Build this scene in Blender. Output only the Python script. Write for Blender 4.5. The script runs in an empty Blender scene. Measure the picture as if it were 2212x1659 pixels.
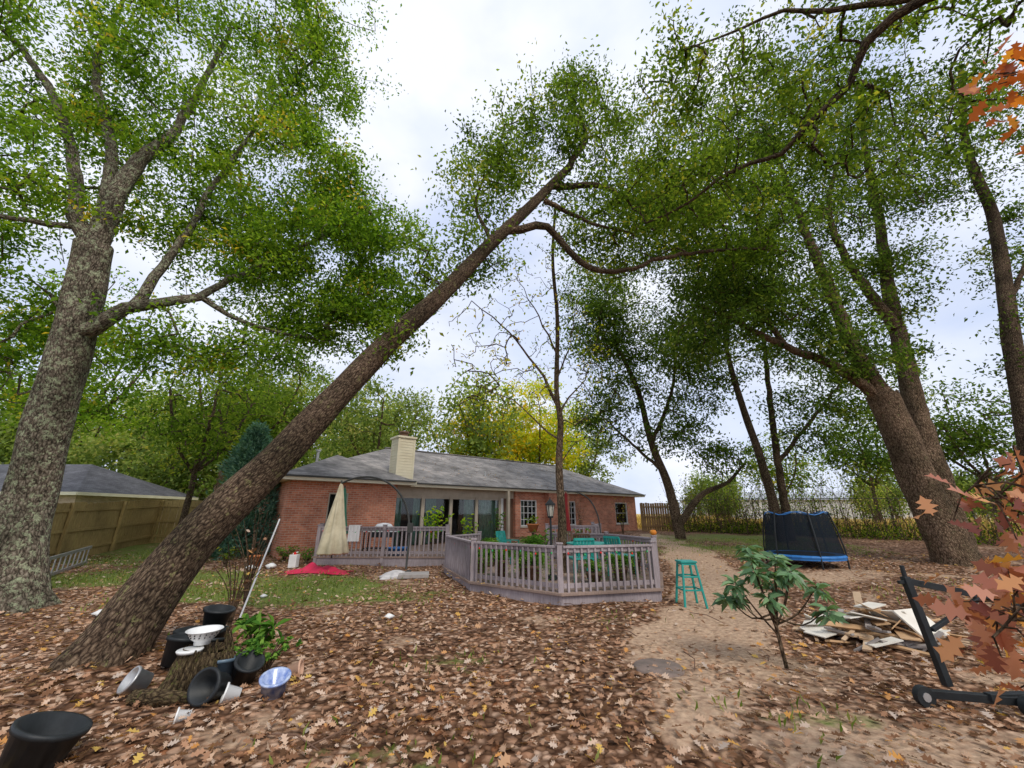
import bpy, math, numpy as np
from mathutils import Vector, Matrix
rng=np.random.default_rng(11)
SC=bpy.context.scene
COL=SC.collection
# ------------------------------------------------------------------ materials
def newmat(name):
    m=bpy.data.materials.new(name); m.use_nodes=True
    nt=m.node_tree; nt.nodes.clear()
    out=nt.nodes.new('ShaderNodeOutputMaterial')
    return m,nt,out
def N(nt,t,**k):
    n=nt.nodes.new(t)
    for a,b in k.items(): setattr(n,a,b)
    return n
def ramp(nt,stops,fac=None,interp='LINEAR'):
    r=nt.nodes.new('ShaderNodeValToRGB'); cr=r.color_ramp; cr.interpolation=interp
    while len(cr.elements)<len(stops): cr.elements.new(.5)
    for e,(p,c) in zip(cr.elements,stops):
        e.position=p; e.color=(c[0],c[1],c[2],1)
    if fac is not None: nt.links.new(fac,r.inputs[0])
    return r
def mix(nt,fac,a,b,mode='MIX'):
    m=nt.nodes.new('ShaderNodeMix'); m.data_type='RGBA'; m.blend_type=mode
    for i,v in ((0,fac),(6,a),(7,b)):
        if hasattr(v,'is_output'): nt.links.new(v,m.inputs[i])
        elif i==0: m.inputs[0].default_value=v
        else: m.inputs[i].default_value=(v[0],v[1],v[2],1)
    return m.outputs[2]
def noise(nt,scale,detail=4,vec=None,rough=.55):
    n=N(nt,'ShaderNodeTexNoise'); n.inputs['Scale'].default_value=scale; n.inputs['Detail'].default_value=detail; n.inputs['Roughness'].default_value=rough
    if vec is None:
        g=nt.nodes.new('ShaderNodeNewGeometry'); vec=g.outputs['Position']
    nt.links.new(vec,n.inputs['Vector'])
    return n.outputs['Fac']
def princ(nt,out,col,rough=.7,bump=None,bs=.3,bd=.02,metal=0,spec=.3):
    p=nt.nodes.new('ShaderNodeBsdfPrincipled')
    if hasattr(col,'is_output'): nt.links.new(col,p.inputs['Base Color'])
    else: p.inputs['Base Color'].default_value=(*col,1)
    p.inputs['Roughness'].default_value=rough; p.inputs['Metallic'].default_value=metal
    p.inputs['Specular IOR Level'].default_value=spec
    if bump is not None:
        b=nt.nodes.new('ShaderNodeBump'); b.inputs['Strength'].default_value=bs; b.inputs['Distance'].default_value=bd
        nt.links.new(bump,b.inputs['Height']); nt.links.new(b.outputs[0],p.inputs['Normal'])
    nt.links.new(p.outputs[0],out.inputs[0]); return p
def pm(name,c1,c2=None,scale=6,rough=.7,bs=.2,metal=0,spec=.3):
    if c2 is None: c2=tuple(x*.6 for x in c1)
    m,nt,out=newmat(name)
    f=noise(nt,scale,5)
    r=ramp(nt,[(.3,c2),(.65,c1)],f)
    princ(nt,out,r.outputs[0],rough,noise(nt,scale*6,4),bs,.01,metal,spec)
    return m
def leafmat(name,stops,trans=.4,rough=.5,gloss=False):
    m,nt,out=newmat(name)
    a=N(nt,'ShaderNodeAttribute'); a.attribute_name='rnd'
    r=ramp(nt,stops,a.outputs['Fac'])
    if gloss:
        p=nt.nodes.new('ShaderNodeBsdfPrincipled'); nt.links.new(r.outputs[0],p.inputs['Base Color'])
        p.inputs['Roughness'].default_value=rough; p.inputs['Specular IOR Level'].default_value=.35
    else:
        p=nt.nodes.new('ShaderNodeBsdfDiffuse'); nt.links.new(r.outputs[0],p.inputs['Color'])
    t=nt.nodes.new('ShaderNodeBsdfTranslucent')
    tc=mix(nt,1.0,r.outputs[0],(1.65,1.65,.75),'MULTIPLY'); nt.links.new(tc,t.inputs[0])
    x=nt.nodes.new('ShaderNodeMixShader'); x.inputs[0].default_value=trans
    nt.links.new(p.outputs[0],x.inputs[1]); nt.links.new(t.outputs[0],x.inputs[2]); nt.links.new(x.outputs[0],out.inputs[0])
    return m
def barkmat(name,cd,cl,lichen,lich_amt=.55,sc=1.0):
    m,nt,out=newmat(name)
    a=N(nt,'ShaderNodeAttribute'); a.attribute_name='bark'; v=a.outputs['Vector']
    n1=noise(nt,18*sc,7,v,.75)
    vo=N(nt,'ShaderNodeTexVoronoi'); vo.inputs['Scale'].default_value=20*sc; vo.feature='DISTANCE_TO_EDGE'; nt.links.new(v,vo.inputs['Vector'])
    h=nt.nodes.new('ShaderNodeMath'); h.operation='MULTIPLY_ADD'; nt.links.new(vo.outputs['Distance'],h.inputs[0]); h.inputs[1].default_value=.8; nt.links.new(n1,h.inputs[2])
    c=ramp(nt,[(.45,tuple(x*.28 for x in cd)),(.58,cd),(.80,cl)],h.outputs[0])
    g=noise(nt,9,7,None,.8); gr=ramp(nt,[(lich_amt,(0,0,0)),(lich_amt+.03,(1,1,1))],g)
    col=mix(nt,gr.outputs[0],c.outputs[0],lichen)
    g2=noise(nt,1.3,3); gr2=ramp(nt,[(.35,(.6,.62,.55)),(.65,(1.25,1.22,1.15))],g2)
    col=mix(nt,1.0,col,gr2.outputs[0],'MULTIPLY')
    princ(nt,out,col,.9,h.outputs[0],1.0,.1,spec=.15)
    return m
def woodmat(name,c1,c2,rough=.8):
    m,nt,out=newmat(name)
    g=nt.nodes.new('ShaderNodeTexCoord'); mp=N(nt,'ShaderNodeMapping'); mp.inputs['Scale'].default_value=(9,9,1.3)
    nt.links.new(g.outputs['Object'],mp.inputs[0])
    f=noise(nt,4,6,mp.outputs[0],.65)
    r=ramp(nt,[(.3,c2),(.7,c1)],f)
    f2=noise(nt,.9,3); r2=ramp(nt,[(.3,(.7,.7,.7)),(.7,(1.15,1.15,1.15))],f2)
    col=mix(nt,1.0,r.outputs[0],r2.outputs[0],'MULTIPLY')
    princ(nt,out,col,rough,f,.3,.01,spec=.2); return m

# ------------------------------------------------------------------ mesh helpers
def npmesh(name,V,F,mat,parent=None,smooth=False,pv=None,fa=None):
    V=np.asarray(V,dtype=np.float32); F=np.asarray(F,dtype=np.int32)
    me=bpy.data.meshes.new(name); me.vertices.add(len(V)); me.vertices.foreach_set('co',V.ravel())
    me.loops.add(F.size); me.loops.foreach_set('vertex_index',F.ravel())
    me.polygons.add(len(F)); me.polygons.foreach_set('loop_start',np.arange(0,F.size,F.shape[1],dtype=np.int32))
    if smooth: me.polygons.foreach_set('use_smooth',np.ones(len(F),dtype=bool))
    me.update(calc_edges=True)
    if pv is not None:
        a=me.attributes.new('bark','FLOAT_VECTOR','POINT'); a.data.foreach_set('vector',np.asarray(pv,dtype=np.float32).ravel())
    if fa is not None:
        a=me.attributes.new('rnd','FLOAT','FACE'); a.data.foreach_set('value',np.asarray(fa,dtype=np.float32))
    ob=bpy.data.objects.new(name,me); me.materials.append(mat); COL.objects.link(ob)
    if parent: ob.parent=parent
    return ob
def empty(name,loc=(0,0,0),rz=0):
    e=bpy.data.objects.new(name,None); e.location=loc; e.rotation_euler=(0,0,rz); e.empty_display_size=.2; COL.objects.link(e); return e
def nrm(a): return a/np.maximum(np.linalg.norm(a,axis=-1,keepdims=True),1e-9)
KITE=np.array([(0,0,0),(.45,.5,.12),(1,0,-.1),(.45,-.5,.12)])
BROAD=np.array([(0,0,0),(.3,.4,.1),(.65,.42,.08),(1,0,-.18),(.65,-.42,.08),(.3,-.4,.1)])
_h=[(0,.02,0),(.12,.05,0),(.2,.3,.05),(.33,.13,0),(.47,.47,.07),(.58,.16,0),(.76,.36,.06),(.82,.13,0),(1,0,-.08)]
OAK=np.array(_h+[(a,-b,c) for a,b,c in reversed(_h[:-1])])
def leafarr(C,D,Nn,L,W,T=KITE):
    C=np.asarray(C);D=nrm(np.asarray(D));S=nrm(np.cross(D,Nn));U=np.cross(S,D)
    L=np.broadcast_to(L,(len(C),))[:,None,None];W=np.broadcast_to(W,(len(C),))[:,None,None]
    V=C[:,None]+D[:,None]*T[None,:,0:1]*L+S[:,None]*T[None,:,1:2]*W+U[:,None]*T[None,:,2:3]*L
    k=len(T); F=np.arange(len(C)*k).reshape(-1,k)
    return V.reshape(-1,3),F
def catm(P,step):
    P=np.asarray(P,float); 
    if len(P)<2: return P,np.zeros(1)
    Q=np.vstack([2*P[0]-P[1],P,2*P[-1]-P[-2]]); out=[];tt=[]
    for i in range(1,len(Q)-2):
        n=max(1,int(np.linalg.norm(Q[i+1]-Q[i])/step))
        for j in range(n):
            t=j/n; a,b,c,d=Q[i-1],Q[i],Q[i+1],Q[i+2]
            out.append(.5*((2*b)+(-a+c)*t+(2*a-5*b+4*c-d)*t*t+(-a+3*b-3*c+d)*t**3)); tt.append(i-1+t)
    out.append(P[-1]); tt.append(len(P)-1)
    return np.array(out),np.array(tt)
class Tubes:
    def __init__(s): s.V=[];s.F=[];s.B=[];s.o=0
    def add(s,P,R,sides=8,lump=0,flare=0,seed=0):
        P=np.asarray(P,float);n=len(P);R=np.broadcast_to(R,(n,)).astype(float)
        T=nrm(np.gradient(P,axis=0)); a=np.array([0,0,1.]) if abs(T[0][2])<.9 else np.array([1.,0,0])
        u=nrm(np.cross(T[0],a)); L=np.concatenate([[0],np.cumsum(np.linalg.norm(np.diff(P,axis=0),axis=1))])
        ang=np.linspace(0,2*np.pi,sides,endpoint=False); ca,sa=np.cos(ang),np.sin(ang)
        for i in range(n):
            u=nrm(u-T[i]*np.dot(u,T[i])); w=np.cross(T[i],u); r=R[i]*np.ones(sides)
            if lump: r=r*(1+lump*(np.sin(ang*3+L[i]*1.7+seed)+.6*np.sin(ang*5-L[i]*2.9+seed)+.5*np.sin(ang*2+L[i]*4.3)))
            if flare: r=r*(1+flare*math.exp(-L[i]/.35)*(1+.6*np.sin(ang*5+seed)))
            s.V.append(P[i]+(ca*r)[:,None]*u+(sa*r)[:,None]*w)
            s.B.append(np.stack([ca*R[0],sa*R[0],np.full(sides,L[i]*.5+seed)],1))
        k=np.arange(sides);k2=(k+1)%sides
        for i in range(n-1):
            a=s.o+i*sides
            s.F.append(np.stack([a+k,a+k2,a+sides+k2,a+sides+k],1))
        s.o+=n*sides
    def obj(s,name,mat,parent=None):
        return npmesh(name,np.vstack(s.V),np.vstack(s.F),mat,parent,True,pv=np.vstack(s.B))
class B:
    def __init__(s): s.v=[];s.f=[];s.m=[];s.sm=[]
    def _a(s,vs,fs,m,sm=False):
        o=len(s.v); s.v+= [tuple(x) for x in vs]; s.f+=[tuple(o+i for i in f) for f in fs]; s.m+=[m]*len(fs); s.sm+=[sm]*len(fs)
    def box(s,c,d,m=0,M=None):
        vs=[Vector(((i-.5)*d[0],(j-.5)*d[1],(k-.5)*d[2])) for i in (0,1) for j in (0,1) for k in (0,1)]
        if M is not None: vs=[M@v for v in vs]
        vs=[v+Vector(c) for v in vs]
        s._a(vs,[(0,1,3,2),(4,6,7,5),(0,4,5,1),(2,3,7,6),(0,2,6,4),(1,5,7,3)],m)
    def bx(s,x0,x1,y0,y1,z0,z1,m=0): s.box(((x0+x1)/2,(y0+y1)/2,(z0+z1)/2),(x1-x0,y1-y0,z1-z0),m)
    def beam(s,p,q,w,h,m=0):
        p=Vector(p);q=Vector(q);d=q-p;x=d.normalized();up=Vector((0,0,1)) if abs(x.z)<.98 else Vector((0,1,0))
        y=up.cross(x).normalized();z=x.cross(y);M=Matrix((x,y,z)).transposed()
        s.box((p+q)/2,(d.length,w,h),m,M)
    def cyl(s,p,q,r1,r2=None,n=12,m=0,caps=True,sm=True):
        r2=r1 if r2 is None else r2;p=Vector(p);q=Vector(q);z=(q-p).normalized();a=Vector((1,0,0)) if abs(z.x)<.9 else Vector((0,1,0))
        x=z.cross(a).normalized();y=z.cross(x);vs=[]
        for c,r in((p,r1),(q,r2)):
            for i in range(n):
                t=2*math.pi*i/n;vs.append(c+x*(r*math.cos(t))+y*(r*math.sin(t)))
        s._a(vs,[(i,(i+1)%n,n+(i+1)%n,n+i) for i in range(n)],m,sm)
        if caps: s._a(vs,[tuple(range(n))[::-1],tuple(range(n,2*n))],m)
    def path(s,P,r,n=8,m=0):
        for a,b in zip(P[:-1],P[1:]): s.cyl(a,b,r,r,n,m)
    def lathe(s,prof,c,n=20,m=0,M=None,wob=None):
        vs=[]
        for (r,z) in prof:
            for i in range(n):
                t=2*math.pi*i/n; rr=r*(1+(wob(t,z) if wob else 0)); v=Vector((rr*math.cos(t),rr*math.sin(t),z))
                if M is not None: v=M@v
                vs.append(v+Vector(c))
        s._a(vs,[(j*n+i,j*n+(i+1)%n,(j+1)*n+(i+1)%n,(j+1)*n+i) for j in range(len(prof)-1) for i in range(n)],m,True)
    def poly(s,vs,m=0): s._a(vs,[tuple(range(len(vs)))],m)
    def prism(s,pts,z0,z1,m=0):
        n=len(pts);vs=[(x,y,z0) for x,y in pts]+[(x,y,z1) for x,y in pts]
        s._a(vs,[tuple(range(n))[::-1],tuple(range(n,2*n))]+[(i,(i+1)%n,n+(i+1)%n,n+i) for i in range(n)],m)
    def obj(s,name,mats,parent=None,bev=0,loc=None,rz=0):
        me=bpy.data.meshes.new(name); me.from_pydata(s.v,[],s.f)
        for m in mats: me.materials.append(m)
        me.polygons.foreach_set('material_index',s.m); me.polygons.foreach_set('use_smooth',s.sm); me.update()
        ob=bpy.data.objects.new(name,me); COL.objects.link(ob)
        if parent: ob.parent=parent
        if loc: ob.location=loc; ob.rotation_euler=(0,0,rz)
        if bev:
            b=ob.modifiers.new('bev','BEVEL'); b.width=bev; b.segments=2; b.limit_method='ANGLE'
        return ob
# ------------------------------------------------------------------ ground
def sst(t): t=np.clip(t,0,1); return t*t*(3-2*t)
def gz(x,y):
    x=np.asarray(x,float);y=np.asarray(y,float)
    z=.5*sst((y-8)/16)+.035*np.sin(x*1.3+y*.7)*np.cos(y*.9-x*.4)+.02*np.sin(x*3.1)*np.sin(y*2.7)
    z=z+.16*np.exp(-((x+4.5)**2+(y-5.1)**2)/1.0)
    return z
def seg_d(x,y,P):
    d=np.full(np.shape(x),1e9)
    for (a,b),(c,e) in zip(P[:-1],P[1:]):
        t=np.clip(((x-a)*(c-a)+(y-b)*(e-b))/((c-a)**2+(e-b)**2),0,1)
        d=np.minimum(d,np.hypot(x-a-t*(c-a),y-b-t*(e-b)))
    return d
def wig(x,y): return .25*np.sin(x*2.1+1)+.22*np.sin(y*2.7+x)+.15*np.sin(x*5.3-y*4.1)
def m_dirt(x,y):
    a=np.exp(-(np.maximum(seg_d(x,y,[(7.5,22),(6.6,16),(5.4,11.5),(4.1,8.6),(3.0,6.6)])-.5+.45*wig(x,y),0)/.35)**2)
    b=.7*np.exp(-(((x-2.5)/1.2)**2+((y-5.3)/1.2)**2)*(1+wig(x,y)))
    c=.6*np.exp(-(((x-3.2)/1.5)**2+((y-3.4)/.8)**2)*(1+wig(x,y)))
    d=.6*np.exp(-(((x-8.5)/2.5)**2+((y-11.2)/.9)**2)*(1+wig(x,y)))
    e=.5*np.clip(np.sin(x*1.7+1.3*np.sin(y*1.2))*np.sin(y*1.9+np.sin(x*2.1))*1.6-.6,0,1)
    return np.clip(a+b+c+d+e,0,1)
def m_grass(x,y):
    g=0
    for cx,cy,rx,ry,s in ((-4.7,9.7,2.0,1.4,.9),(-9.5,10.9,2.6,1.2,.75),(-6.8,8.6,1.3,.7,.55),(-2.6,8.6,1.0,.5,.5),(10,16.5,4,1.6,.5),(11,21,6,3,.55),(5.2,18,.9,3,.4),(-12,16,3,4,.7),(10.5,9.2,3,1.0,.3),(-.8,3.2,.9,.5,.4),(-.6,5.2,.6,.4,.4),(1.5,6.9,.9,.3,.3),(2.6,3.9,.8,.3,.4),(-1.2,2.5,.7,.3,.4)):
        g=g+s*np.exp(-(((x-cx)/rx)**2+((y-cy)/ry)**2)*(1+.9*wig(x,y)))
    return np.clip(g,0,1)
def axis(lo,hi,step,far):
    a=list(np.arange(lo,hi,step)); d=step;p=a[-1]
    while p<far: d*=1.35;p+=d;a.append(p)
    d=step;p=a[0]
    while p>-far: d*=1.35;p-=d;a.insert(0,p)
    return np.array(a)
xs=axis(-15,15,.14,700);ys=axis(1,20,.14,700)
X,Y=np.meshgrid(xs,ys);Z=gz(X,Y)
V=np.stack([X,Y,Z],-1).reshape(-1,3);nx=len(xs);ny=len(ys)
i,j=np.meshgrid(np.arange(nx-1),np.arange(ny-1));a=(j*nx+i).ravel()
F=np.stack([a,a+1,a+nx+1,a+nx],1)
m,nt,out=newmat('ground_mat')
geo=nt.nodes.new('ShaderNodeNewGeometry');pos=geo.outputs['Position']
def att(n):
    q=N(nt,'ShaderNodeAttribute');q.attribute_name=n;return q.outputs['Fac']
wn=N(nt,'ShaderNodeTexNoise');wn.inputs['Scale'].default_value=9;nt.links.new(pos,wn.inputs['Vector'])
wv=nt.nodes.new('ShaderNodeVectorMath');wv.operation='MULTIPLY_ADD';nt.links.new(wn.outputs['Color'],wv.inputs[0]);wv.inputs[1].default_value=(.09,.09,.09);nt.links.new(pos,wv.inputs[2])
vo=N(nt,'ShaderNodeTexVoronoi');vo.inputs['Scale'].default_value=13;nt.links.new(wv.outputs[0],vo.inputs['Vector'])
sep=nt.nodes.new('ShaderNodeSeparateColor');nt.links.new(vo.outputs['Color'],sep.inputs[0])
lit=ramp(nt,[(0,(.11,.06,.035)),(.3,(.28,.155,.09)),(.55,(.46,.28,.18)),(.8,(.60,.42,.30)),(1,(.38,.17,.08))],sep.outputs[0])
de=ramp(nt,[(.25,(1,1,1)),(.62,(.32,.28,.25))],vo.outputs['Distance'])
lc=mix(nt,1.0,lit.outputs[0],de.outputs[0],'MULTIPLY')
big=ramp(nt,[(.35,(.72,.68,.66)),(.62,(1.1,1.1,1.1))],noise(nt,.8,4))
lc=mix(nt,1.0,lc,big.outputs[0],'MULTIPLY')
dn=noise(nt,14,6);dc=ramp(nt,[(.3,(.30,.19,.125)),(.7,(.56,.40,.27))],dn)
gn=noise(nt,30,5);gc=ramp(nt,[(.3,(.08,.105,.025)),(.7,(.20,.24,.06))],gn)
yn=noise(nt,.3,4);yc=ramp(nt,[(.3,(.46,.33,.11)),(.7,(.60,.44,.17))],yn)
sn=noise(nt,5,5)
def soft(maskout,lo,hi):
    mm=nt.nodes.new('ShaderNodeMath');mm.operation='MULTIPLY_ADD';nt.links.new(sn,mm.inputs[0]);mm.inputs[1].default_value=.8;nt.links.new(maskout,mm.inputs[2])
    return ramp(nt,[(lo,(0,0,0)),(hi,(1,1,1))],mm.outputs[0]).outputs[0]
c=mix(nt,soft(att('dirt'),.72,.95),lc,dc.outputs[0])
c=mix(nt,soft(att('grass'),.68,.92),c,gc.outputs[0])
c=mix(nt,att('field'),c,yc.outputs[0])
princ(nt,out,c,.95,vo.outputs['Distance'],.6,.04,spec=.1)
g=npmesh('ground',V,F,m,smooth=True)
x,y=V[:,0],V[:,1]
for nm,vals in (('dirt',m_dirt(x,y)),('grass',np.clip(m_grass(x,y)+.8*sst((y-24)/6)*(1-sst((x-7)/2))+.6*sst((-x-13)/4),0,1)),('field',sst((y-26)/3)*sst((x-8)/4))):
    q=g.data.attributes.new(nm,'FLOAT','POINT');q.data.foreach_set('value',vals.astype(np.float32))
def polar(n,x0,x1,y0,y1,p=1.6):
    y=y0+(y1-y0)*rng.random(n)**p; w=np.minimum(1.45*y+1.0,x1); x=(rng.random(n)*2-1)*w; return x,y
x,y=polar(60000,0,15,1.2,15,1.35)
keep=rng.random(len(x))>np.clip(.85*m_dirt(x,y)+.45*m_grass(x,y),0,.93)
pat=.5+.5*np.sin(x*1.1+2*np.sin(y*.8))*np.sin(y*1.4+1.3*np.sin(x*.9)); keep&=rng.random(len(x))<.45+.55*pat
x,y=x[keep],y[keep];n=len(x)
C=np.stack([x,y,gz(x,y)+.008+.035*rng.random(n)**2],1)
an=rng.random(n)*6.283;D=np.stack([np.cos(an),np.sin(an),rng.normal(0,.28,n)],1)
Nn=nrm(np.stack([rng.normal(0,.45,n),rng.normal(0,.45,n),np.ones(n)],1))
L=rng.uniform(.04,.11,n)
Vv,Ff=leafarr(C,D,Nn,L,L*rng.uniform(.4,.95,n),OAK)
LIT=leafmat('litter_leaf',[(0,(.10,.055,.03)),(.25,(.24,.125,.07)),(.45,(.43,.24,.145)),(.65,(.55,.37,.25)),(.8,(.66,.49,.37)),(.88,(.48,.40,.34)),(.95,(.60,.28,.08)),(1,(.64,.44,.12))],.15,.6)
npmesh('leaf_litter',Vv,Ff,LIT,fa=rng.random(n))
GR=leafmat('grass_blade',[(0,(.08,.12,.02)),(.5,(.18,.25,.05)),(1,(.34,.35,.12))],.35)
x=rng.uniform(-14,14,150000);y=rng.uniform(2.2,20,150000);k=rng.random(len(x))<m_grass(x,y)**1.3*.6;x,y=x[k],y[k];n=len(x)
D=nrm(np.stack([rng.normal(0,.4,n),rng.normal(0,.4,n),np.ones(n)],1));an=rng.random(n)*6.283
Vv,Ff=leafarr(np.stack([x,y,gz(x,y)],1),D,np.stack([np.cos(an),np.sin(an),0*an],1),rng.uniform(.04,.12,n),.022)
npmesh('grass',Vv,Ff,GR,fa=rng.random(n))

# ------------------------------------------------------------------ trees
BARK_L=barkmat('bark_lichen',(.16,.13,.10),(.36,.31,.25),(.42,.46,.31),.53)
BARK_D=barkmat('bark_dark',(.12,.08,.055),(.31,.225,.155),(.30,.28,.13),.585,1.25)
BARK_R=barkmat('bark_ivy',(.18,.12,.08),(.36,.26,.18),(.22,.23,.11),.60)
G1=leafmat('oak_leaf_bright',[(0,(.035,.075,.012)),(.35,(.10,.20,.022)),(.7,(.23,.36,.035)),(.93,(.37,.46,.06)),(1,(.62,.45,.06))],.5)
G2=leafmat('oak_leaf_dark',[(0,(.022,.042,.013)),(.4,(.07,.125,.024)),(.8,(.15,.23,.04)),(1,(.30,.34,.08))],.45)
G3=leafmat('oak_leaf_mid',[(0,(.03,.06,.013)),(.4,(.095,.165,.022)),(.8,(.22,.31,.042)),(1,(.48,.44,.07))],.5)
GB=leafmat('bluegreen_needle',[(0,(.05,.12,.09)),(.6,(.14,.27,.21)),(1,(.26,.40,.33))],.3)
GY=leafmat('yellow_leaf',[(0,(.16,.27,.02)),(.35,(.36,.47,.04)),(.7,(.68,.60,.05)),(1,(.85,.50,.04))],.5)
GW=leafmat('woodland_leaf',[(0,(.06,.09,.03)),(.4,(.16,.23,.06)),(.75,(.32,.39,.11)),(1,(.52,.47,.16))],.45)
def crown(name,limbs,ells,lmat,bmat,nl=70,ls=.1,spread=.27,step=.4,tw=.006,parent=None,flare=0,side0=18,lratio=.5,aspect_down=.3,lump=.04,cap=.12,holes=True):
    e=empty(name); tb=Tubes(); sk=[]
    for k,(P,r0,r1) in enumerate(limbs):
        Q,tt=catm(P,.3); R=r0+(r1-r0)*(tt/tt[-1])**.8
        if k>0 : Q=Q+rng.normal(0,.018,Q.shape)
        tb.add(Q,R,side0 if r0>.15 else 8,lump if r0>.1 else 0,flare if k==0 else 0,seed=k*3.1)
        sk.append(Q[len(Q)//3:] if k==0 else Q)
    sk=np.vstack(sk); n0=len(sk)
    nodes=np.zeros((60000,3));nodes[:n0]=sk;par=-np.ones(60000,int);cnt=np.zeros(60000);nn=n0
    T=[]
    for (c,r,n) in ells:
        d=nrm(rng.normal(size=(n,3)))*(rng.random((n,1))**(1/2.4))*rng.uniform(.85,1.18,(n,1)); T.append(np.array(c)+d*np.array(r))
    T=np.vstack(T)
    if holes:
        q=3.2/max(np.mean([r[0] for c,r,n in ells]),1.5)
        s=np.sin(1.9*q*T[:,0]+1.1*q*T[:,2])+np.sin(1.7*q*T[:,1]-1.6*q*T[:,2]+2)+np.sin(2.3*q*T[:,2]+.9*q*T[:,0]-1.2*q*T[:,1])
        T=T[(s>-.75)|(rng.random(len(T))<.3)]
    dm=np.array([np.min(np.sum((sk-t)**2,1)) for t in T]); T=T[np.argsort(dm)]
    chains=[]
    for t in T:
        d=np.linalg.norm(nodes[:nn]-t,axis=1); i=int(np.argmin(d)); L=d[i]
        n=max(2,int(L/step)); p0=nodes[i]; off=rng.normal(0,.08*L,3)+np.array([0,0,.10*L]); ids=[i]
        for k in range(1,n+1):
            f=k/n; q=p0+(t-p0)*f+off*math.sin(math.pi*f)+(rng.normal(0,.035,3) if k<n else 0)
            nodes[nn]=q;par[nn]=ids[-1];ids.append(nn);nn+=1
        chains.append(ids); a=ids[-1]
        while a>=0: cnt[a]+=1;a=par[a]
    C=[];Rn=[]
    for ids in chains:
        R=np.minimum(tw*np.sqrt(cnt[ids])+.003,cap); R[0]=R[1]
        tb.add(nodes[ids],R,4 if R[0]<.03 else 6)
        n=int(nl*rng.uniform(.3,1.5)); tip=nodes[ids[-1]];prev=nodes[ids[-2]]
        f=rng.random((n,1)); c=tip+(prev-tip)*f*1.3+rng.normal(size=(n,3))*np.array([spread,spread,spread*.55])*rng.uniform(.65,1.4)
        C.append(c); Rn.append(np.clip(rng.normal(.48,.3)*.6+rng.random(n)*.45,0,1))
    C=np.vstack(C);Rn=np.concatenate(Rn);n=len(C)
    D=rng.normal(size=(n,3));D[:,2]-=aspect_down; Nn=rng.normal(size=(n,3))*.7+np.array([0,0,.8])
    L=rng.uniform(.6,1.35,n)*ls
    Vv,Ff=leafarr(C,D,Nn,L,L*lratio)
    tb.obj('trunk_and_limbs',bmat,e); npmesh('foliage',Vv,Ff,lmat,e,fa=Rn)
    return e
A=[(-8.95,7.9,-.25),(-9.25,7.9,.9),(-9.43,7.9,1.85),(-9.4,7.7,3.95),(-9.33,7.5,5.45),(-9.36,7.3,7.31)]
crown('oak_tree',[(A,.42,.32),
 ([(-9.36,7.3,7.2),(-9.91,7.2,8),(-10.34,7.2,9.2),(-11.1,7,10.9),(-12.3,6.8,12.6),(-13.2,6.6,13.5)],.19,.05),
 ([(-9.38,7.3,7.5),(-9.5,7.3,8.5),(-10.2,7.4,10.6),(-11.7,7.6,13.3),(-12.2,7.8,15.6),(-12.5,8,18.3)],.18,.04),
 ([(-9.36,7.3,7.2),(-9.29,7.3,8.9),(-9.1,7.4,10.15),(-8.9,7.6,11),(-9,8,13.5),(-9.1,8.3,16.5)],.23,.05),
 ([(-9.34,7.5,5.2),(-8.95,7.5,5.34),(-8.53,7.6,5.9),(-8.05,7.8,6.13),(-7.43,8.1,6.49),(-6.87,8.6,7.47),(-5.37,9.2,9.1),(-4.16,9.6,10.1)],.19,.035),
 ([(-7.43,8.1,6.49),(-6.9,8.5,6.2),(-6,9,6),(-4.8,9.6,6)],.08,.02),
 ([(-8.4,7.65,5.95),(-8.2,7.9,7.5),(-8,8.3,10.2),(-7.7,8.7,12.8),(-7.1,9.1,15.8)],.12,.03),
 ([(-9.36,7.3,7.4),(-9.8,7.2,7.7),(-9.8,6.7,7.4),(-10,6.2,7.1),(-11,5.6,7)],.1,.03)],
 [((-11.5,7.8,14),(4.2,2.6,4),270),((-8.2,8.8,11),(3,2.3,3.2),210),((-6,9.4,8.3),(3.2,1.6,1.9),210),((-12,7.2,8.6),(3,2.2,2.4),150),((-7.6,8.8,5.3),(2.6,1.3,.8),60),((-7,9,15.2),(2,1.8,3),150),((-3.9,9.8,8.6),(1.7,1.2,1.8),110),((-8,8.5,18),(5,3,2),70),((-5.6,9.8,11.2),(1.5,1.4,2),120),((-4.6,9.8,6.7),(2.1,1.2,1.0),100),((-12.5,9,5.6),(2.5,1.6,1.6),90)],
 G1,BARK_L,nl=108,ls=.114,spread=.29,flare=.45)
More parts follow.
